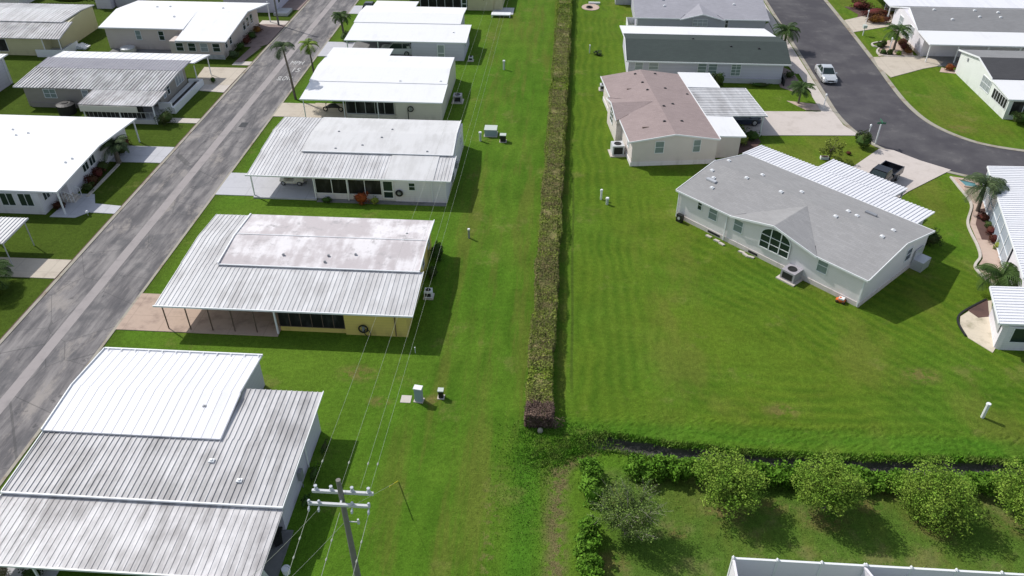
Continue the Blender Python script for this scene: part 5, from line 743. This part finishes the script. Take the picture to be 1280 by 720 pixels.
rf=MB().box(-.2,-.7,1.77,1.0,.7,1.83); [rf.bar((1.77,s*.84,1.12),(.97,s*.69,1.79),.08,.05) or rf.bar((-.37,s*.84,1.12),(-.17,s*.69,1.79),.1,.05) or rf.bar((.4,s*.85,1.12),(.4,s*.69,1.79),.07,.04) for s in (-1,1)]; t.p('roof',rf,M['carK'])
for x in (1.85,-1.75):
    for s in (-1,1): wheel(t,x,s*(w-.12),.39,.26)
for s in (-1,1): t.p('tail_light',MB().box(-2.83,s*.8,.75,-2.79,s*.94,1.1),M['tail']); t.p('mirror',MB().box(1.4,s*.95,1.15,1.55,s*1.18,1.35),M['carK']); t.p('headlight',MB().box(2.72,s*.6,.72,2.82,s*.8,.88),M['lamp'])
t.p('bumper',MB().box(-2.92,-.85,.45,-2.8,.85,.6),M['grey'])
t=T('golf_cart','cream golf cart with dark canopy in the pale grey carport','golf cart',(-26.0,67.2,.14),180,None,True)
t.p('body',loft(MB(),[(-1.2,.45,.55,.5,.3,.6,.8),(-.6,.55,.6,.55,.25,.6,.85),(-.2,.55,.6,.55,.2,.35,.45),(.5,.55,.6,.5,.2,.35,.45),(.7,.55,.6,.45,.25,.6,.85),(1.15,.4,.5,.3,.3,.5,.65)]),M['cream']); t.p('seat',MB().box(-.75,-.5,.85,-.2,.5,1.0).box(-.85,-.5,.9,-.72,.5,1.4),M['dark']); t.p('canopy',MB().slab([(-.95,-.6,1.92),(.75,-.6,1.92),(.75,.6,1.92),(-.95,.6,1.92)],.07),M['dark'])
t.p('canopy_frame',MB().bar((-.9,-.52,.8),(-.9,-.52,1.86),.04).bar((-.9,.52,.8),(-.9,.52,1.86),.04).bar((.85,-.5,.8),(.65,-.52,1.86),.04).bar((.85,.5,.8),(.65,.52,1.86),.04),M['alu']); t.p('steering_wheel',MB().ring((.35,-.25,1.05),(1,0,.8),.17,.02),M['black'])
for x in (-.8,.8):
    for s in (-1,1): wheel(t,x,s*.52,.23,.18)
# ------------------------------------------------------------------ long hedge
hb=MB(); HX=lambda y:(-.76+.007*(y-36),1.3+.009*(y-36))
def seg(y):
    for y0,y1,k in ((36,37.5,3),(37.5,38.0,1),(37.9,39.6,0),(39.6,40.8,2),(40.8,44,1),(44,47.5,1),(47.5,75,1),(75,82,0),(82,90,1),(90,94,2),(94,104,0),(104,112,1),(112,140,2)):
        if y0<=y<y1: return k
    return 0
cor=MB()
yy=36.3
while yy<138:
    c,wd=HX(yy); cor.box(c-wd/2+.12,yy,0,c+wd/2-.12,yy+1.02,1.02); yy+=1.0
hd=T('long_hedge','long clipped hedge of mixed green, olive and purple foliage dividing the two lawns','hedge',(-.7,85,0)); hd.p('branches',cor,M['l_brown'])
N_=90000; Y=36.2+101.8*RNG.uniform(0,1,N_)**1.35; c=-.75+.007*(Y-36); wd=1.62+.0065*(Y-36); face=RNG.uniform(0,1,N_); U=RNG.uniform(-.5,.5,N_); c=c+.06*np.sin(Y*.55)+.05*np.sin(Y*1.7+1); wd=wd*(1+.05*np.sin(Y*.83+2)+.04*np.sin(Y*2.6)); Z=np.where(face<.62,1.08+RNG.normal(size=N_)*.05+.05*np.sin(Y*1.7)+.04*np.sin(Y*.6+U*6),RNG.uniform(.05,1.08,N_)); X=np.where(face<.62,c+U*wd,c+np.sign(U)*wd/2*(1+RNG.normal(size=N_)*.05))
en=RNG.uniform(0,1,N_)<.012; X=np.where(en,c+U*wd,X); Z=np.where(en,RNG.uniform(.05,1.08,N_),Z); Y2=np.where(en,36.2+RNG.normal(size=N_)*.05,Y); P=np.stack([X,Y2,Z],1); K=np.array([seg(v) for v in (Y2+RNG.normal(size=N_)*.12).clip(36,139)])
mix_=RNG.uniform(0,1,N_); mix_=mix_*.6+.4*(.5+.5*np.sin(Y*2.3+3*np.sin(Y*.9))); K=np.where((mix_<.5)&(K==1),0,K); K=np.where((mix_>.7)&(K==0),1,K); K=np.where((mix_>.6)&(K==2),0,K)
lf=MB()
for k in range(4): lf.k=k; leafadd(lf,P[K==k],.12 if k!=2 else .15,.5)
hd.p('foliage',lf,[M['l_olive'],M['l_brown'],M['l_lime'],M['l_purp']])
st=link('boulder',MB().tube([(0,0,0),(0,0,.18),(0,0,.3)],[.2,.17,.06],7),M['c_kerb']); st.location=(-.55,35.9,0); tag(st,'small pale stone at the near end of the long hedge','stone')
# ------------------------------------------------------------------ fenced yard, bottom right
def shrubrow(label,x0,x1,y0,y1,hh,n,grp):
    b=MB(); cx,cy=(x0+x1)/2,(y0+y1)/2
    m=max(1,int(max(x1-x0,y1-y0)/.72))
    for i in range(m):
        t=(i+.5)/m; px,py=(x0+(x1-x0)*t,cy+random.uniform(-.12,.12)) if x1-x0>y1-y0 else (cx+random.uniform(-.1,.1),y0+(y1-y0)*t); rr=min(x1-x0,y1-y0)/2; hz=hh*random.uniform(.85,1.1)
        core(b,(px,py,hz*.46),(rr*.95,rr*.95,hz*.48),.72); leafadd(b,cloud((px,py,hz*.5),(rr*1.1,rr*1.1,hz*.58),int(n*.85),20,.42,-.8),.2,.5,.6)
    o=link('hedge',b,M['l_box'],None,(cx,cy,0)); o.location=(cx,cy,0); tag(o,label,'hedge',grp)
G_='dark glossy hedge lengths around the yard'
shrubrow('dark glossy hedge between the sparse bare tree and the first citrus tree',4.9,9.6,32.0,33.3,1.35,1150,G_); shrubrow('dark glossy hedge between the first and second citrus trees',11.9,15.3,32.0,33.3,1.35,1150,G_); shrubrow('dark glossy hedge between the second and third citrus trees',17.3,21.2,32.1,33.4,1.3,1150,G_); shrubrow('dark glossy hedge between the third and fourth citrus trees',23.6,26.4,32.2,33.5,1.3,1150,G_); shrubrow('dark glossy hedge past the fourth citrus tree',28.2,33,32.4,33.7,1.3,700,G_)
shrubrow('short dark hedge at the inner corner of the yard',1.95,3.3,30.2,32.9,1.5,950,G_); shrubrow('dark hedge running down the left side of the yard',1.9,3.1,20.5,28.6,1.35,1150,G_)
for i,(x,y,rr,hh) in enumerate([(10.55,30.9,1.95,3.5),(16.2,30.8,1.9,3.75),(22.3,31.0,2.2,3.5),(27.7,31.1,2.05,3.7)]): tree('citrus_tree',['first round citrus tree from the left, nearest the bare tree','second round citrus tree from the left, with a pale trunk base','third round citrus tree from the left','fourth round citrus tree, cut by the right edge'][i],x,y,hh,rr,'l_cit',15000,.13,'round citrus trees in the fenced yard',95,.1,flat=.8+.06*(i%3),cr=.31)
t=T('bare_tree','sparse grey green tree with many bare upright twigs in the yard corner','tree',(4.7,28.2,0)); tr=MB(); tw=MB(); pts=[]
for i in range(20):
    a=i*2.4; sp_=random.uniform(.35,1.0); e=Vector((4.7+math.cos(a)*1.75*sp_,28.5+math.sin(a)*1.75*sp_,random.uniform(2.3,3.3)-.9*sp_)); b0=Vector((4.7+.06*math.cos(a),28.4+.06*math.sin(a),.0)); mm=b0.lerp(e,.5)+Vector((0,0,.35)); tr.tube([b0,mm,e],[.03,.02,.009],5)
    for k in range(22):
        q=b0.lerp(mm,random.uniform(.3,1)) if k%3==0 else mm.lerp(e,random.uniform(0,1)); d=Vector((math.cos(a)*.4+random.uniform(-.5,.5),math.sin(a)*.4+random.uniform(-.5,.5),random.uniform(.0,.7))); tr.tube([q,q+d],[.01,.005],3); pts+= [tuple(q+d*random.uniform(.2,1.05)+Vector((random.gauss(0,.13),random.gauss(0,.13),random.gauss(0,.1)))) for _ in range(27)]
P_=np.array(pts); P_[:,2]=np.maximum(P_[:,2],.2); t.p('trunk',tr,M['twig'],label='many thin bare stems'); leafadd(tw,P_,.1,.2); t.p('crown',tw,M['l_bare'])
t=T('vinyl_fence','white vinyl privacy fence with capped posts across the bottom right','fence',(18,25.8,0)); b=MB().box(9.95,25.77,.05,45,25.83,1.78); t.p('panel',b,M['vinylf']); f=MB().box(9.95,25.74,1.78,45,25.86,1.88).box(9.95,25.74,.05,45,25.86,.14); t.p('rail',f,M['white'])
b=MB(); b.box(9.92,18,.05,9.98,25.7,1.78); b.box(9.89,18,1.78,10.01,25.7,1.88); t.p('panel',b,M['vinylf'],label='return panel at the left end'); b=MB(); b.bar((16.7,25.7,.9),(19.5,19,.9),.06,1.75); b.bar((16.7,25.7,1.82),(19.5,19,1.82),.12,.1); t.p('panel',b,M['vinylf'],label='slanting inner panel')
px=[9.95+2.28*i for i in range(16)]+[16.7]
for x in px: o=t.p('post',MB().box(x-.065,25.735,0,x+.065,25.865,1.92),M['white']); t.p('post_cap',MB().tube([(x,25.8,1.92),(x,25.8,1.96),(x,25.8,2.04)],[.11,.11,.02],4),M['white'],o)
# ------------------------------------------------------------------ utility pole and wires
PX,PY,PH=-9.15,22.5,10.5
t=T('utility_pole','weathered wooden utility pole with double pale crossarm and insulators, bottom left','utility pole',(PX,PY,0)); t.p('pole_shaft',MB().tube([(PX+.05,PY,-.3),(PX,PY,5),(PX-.02,PY,PH)],[.18,.15,.11],12),M['wood'])
t.p('crossarm',MB().box(-10.55,PY+.14,9.35,-7.75,PY+.26,9.5),M['arm']); t.p('crossarm',MB().box(-10.6,PY-.42,9.18,-7.8,PY-.3,9.32).bar((PX,PY-.36,9.25),(PX,PY,9.25),.08),M['arm'])
for x in (-10.35,-9.65,-8.7,-7.95): t.p('insulator',MB().tube([(x,PY+.2,9.5),(x,PY+.2,9.58),(x,PY+.2,9.68),(x,PY+.2,9.8)],[.04,.1,.06,.08],8),M['ins'])
for x in (-10.55,-10.1,-8.6,-7.85): t.p('insulator',MB().tube([(x,PY-.36,9.32),(x,PY-.36,9.4),(x,PY-.36,9.48)],[.04,.08,.05],8).tube([(x,PY-.45,9.18),(x,PY-.55,9.08),(x,PY-.6,8.98)],[.03,.06,.04],6),M['ins'])
t.p('bracket',MB().tube([(PX,PY,7.6),(PX+.55,PY,7.6)],.03,6).tube([(PX+.55,PY,7.5),(PX+.55,PY,7.8)],[.07,.05],6),M['arm'])
def wire(lab,a,b,sag,r=.012,beads=()):
    pts=[]
    for i in range(25): q=i/24; p=lerp(a,b,q); pts.append((p[0],p[1],p[2]-sag*4*q*(1-q)))
    m=MB().tube(pts,r,5)
    for q in beads: p=lerp(a,b,q); zz_=p[2]-sag*4*q*(1-q); m.tube([(p[0],p[1]-.09,zz_),(p[0],p[1],zz_),(p[0],p[1]+.09,zz_)],[.02,.05,.02],6)
    tag(link('power_line',m,M['wire']),lab,'power line','power lines on the wooden pole')
for nm,x in (('left arm end',-10.45),('left of the shaft',-9.2),('inner right insulator',-8.3),('right arm end',-7.85)): wire('thin wire running away up the lawn from the %s'%nm,(x,PY+.2,9.75),(x+.9,150,9.0),1.6,.0055,(.012,) )
for nm,x in (('left end',-10.55),('middle',-9.15),('right end',-7.85)): wire('thick pale wire coming towards the camera from the %s of the near crossarm'%nm,(x,PY-.6,9.0),(x-.2,-25,9.5),.5,.011,(.03,.05))
wire('service wire dropping to the nearest house from the left insulators',(-10.1,PY-.5,9.1),(-16.5,20.3,2.3),.3,.008); wire('service wire dropping to the patio from the pole shaft',(PX,PY,7.7),(-15.6,18.6,2.3),.3,.008)
# ------------------------------------------------------------------ small things on the lawns
def pipe(x,y,hh,lab,r=.09,m='white',m2='steel'):
    t=T('cleanout_pipe',lab,'pipe',(x,y,0)); t.p('pipe',MB().cyl(x,y,0,hh,r,r,8),M[m2]); t.p('cap',MB().cyl(x,y,hh,hh+.12,r*1.35,r*1.2,8),M[m])
pipe(-8.6,77.9,.95,'white capped pipe left of the square green cabinet',.13); pipe(-7.7,58.6,.85,'white capped pipe alone on the lawn beside the yellow house',.09,'white','grey'); pipe(-7.6,98.8,1.1,'white capped pipe on the lawn beside the SUV house',.13); pipe(4.1,66.2,.95,'left white pipe of the pair on the right lawn',.1,'white','white'); pipe(4.65,65.3,.6,'right grey pipe of the pair on the right lawn',.13,'white','steel'); pipe(28.6,39.1,1.15,'white marker pipe alone on the lower right lawn',.12,'white','white'); pipe(3.5,105.6,1.0,'thin white pipe by the spiky plant on the far right lawn',.08); 
def cab(x,y,w,d,hh,lab,m,roof='white',rot=0):
    t=T('utility_cabinet',lab,'utility cabinet',(x,y,0),rot,None,True); t.p('body',MB().box(-w/2,-d/2,.05,w/2,d/2,hh),M[m]); t.p('lid',MB().box(-w/2-.04,-d/2-.04,hh,w/2+.04,d/2+.04,hh+.07),M[roof]); t.p('base',MB().box(-w/2-.08,-d/2-.08,0,w/2+.08,d/2+.08,.05),M['c_walk'])
cab(-7.6,79.6,1.3,1.2,.75,'square pale green topped cabinet on the lawn east of the golf cart house','cab2','steel'); cab(-6.15,78.0,.6,.55,.75,'small dark cabinet right of the square green one','dark','steel'); cab(-8.85,38.2,.5,.35,1.15,'tall grey blue pedestal beside the bare patch','cab2','white',-8); cab(-7.4,38.6,.32,.3,.65,'small black pedestal right of the tall grey blue one','black','steel')
rect('concrete_pad',-10.1,37.9,-9.4,38.6,'c_walk',.03,.06,'tiny pale pad left of the tall pedestal')
t=T('guy_marker','yellow guy wire marker sloping from the lawn toward the pole','guy wire',(-9.0,31.2,0)); t.p('cable',MB().tube([(-9.0,31.2,.05),(PX,PY+.2,8.2)],.008,5),M['wire']); t.p('sleeve',MB().tube([(-9.0,31.2,.05),(-9.03,29.4,1.7)],.035,6),M['yel'])
t=T('fire_ring','pinkish brick ring with dark stones on the far right lawn','fire ring',(3.9,125.7,0)); t.p('paving',MB().slab([(3.9+1.4*math.cos(a),125.7+1.7*math.sin(a),.06) for a in [k*.5236 for k in range(12)]],.08),M['gravel']); t.p('stones',MB().ring((3.7,125.4,.12),(0,0,1),.4,.14,10,5),M['dark']); t.p('edging',MB().box(3.6,127.3,0,5.4,127.6,.3),M['white'])
bush('spiky_plant','small spiky plant beside the thin white pipe on the far right lawn',4.6,105.0,.6,.6,.5,'l_blue',160,.3,None,'plant',False)
for i,(x,y) in enumerate([(-13.2,40.9)]): 
    t=T('stake','tiny white stake on the lawn below the yellow house','stake',(-9.9,43.0,0)); t.p('rod',MB().cyl(-9.9,43.0,0,.5,.02),M['white']); t.p('tip',MB().cyl(-9.9,43.0,.5,.56,.04),M['white'])
# ------------------------------------------------------------------ camera, light
cam=bpy.data.cameras.new('Camera'); cam.sensor_width=36; cam.lens=990/1280*36; cam.clip_end=5000; cam.clip_start=.5; co=bpy.data.objects.new('Camera',cam); COL.objects.link(co); co.location=(0,0,38); co.rotation_euler=(R(53.6),0,R(3.8)); SC.camera=co
EL_,AZ=R(45),R(304)
su=bpy.data.lights.new('sun','SUN'); su.energy=3.8; su.angle=R(.6); su.color=(1,.96,.9); so=bpy.data.objects.new('sun',su); COL.objects.link(so); so.location=(-40,60,60)
so.rotation_euler=Vector((-math.sin(AZ)*math.cos(EL_),-math.cos(AZ)*math.cos(EL_),-math.sin(EL_))).to_track_quat('-Z','Y').to_euler()
w=bpy.data.worlds.new('World'); SC.world=w; w.use_nodes=True; nt=w.node_tree; bg=nt.nodes['Background']; sk=nt.nodes.new('ShaderNodeTexSky'); sk.sky_type='NISHITA'; sk.sun_disc=False; sk.sun_elevation=EL_; sk.sun_rotation=AZ
hs=nt.nodes.new('ShaderNodeHueSaturation'); hs.inputs['Saturation'].default_value=.62; nt.links.new(sk.outputs[0],hs.inputs['Color']); nt.links.new(hs.outputs[0],bg.inputs[0]); bg.inputs[1].default_value=.15
SC.view_settings.view_transform='Standard'; SC.view_settings.look='None'; SC.view_settings.exposure=0; SC.view_settings.gamma=1
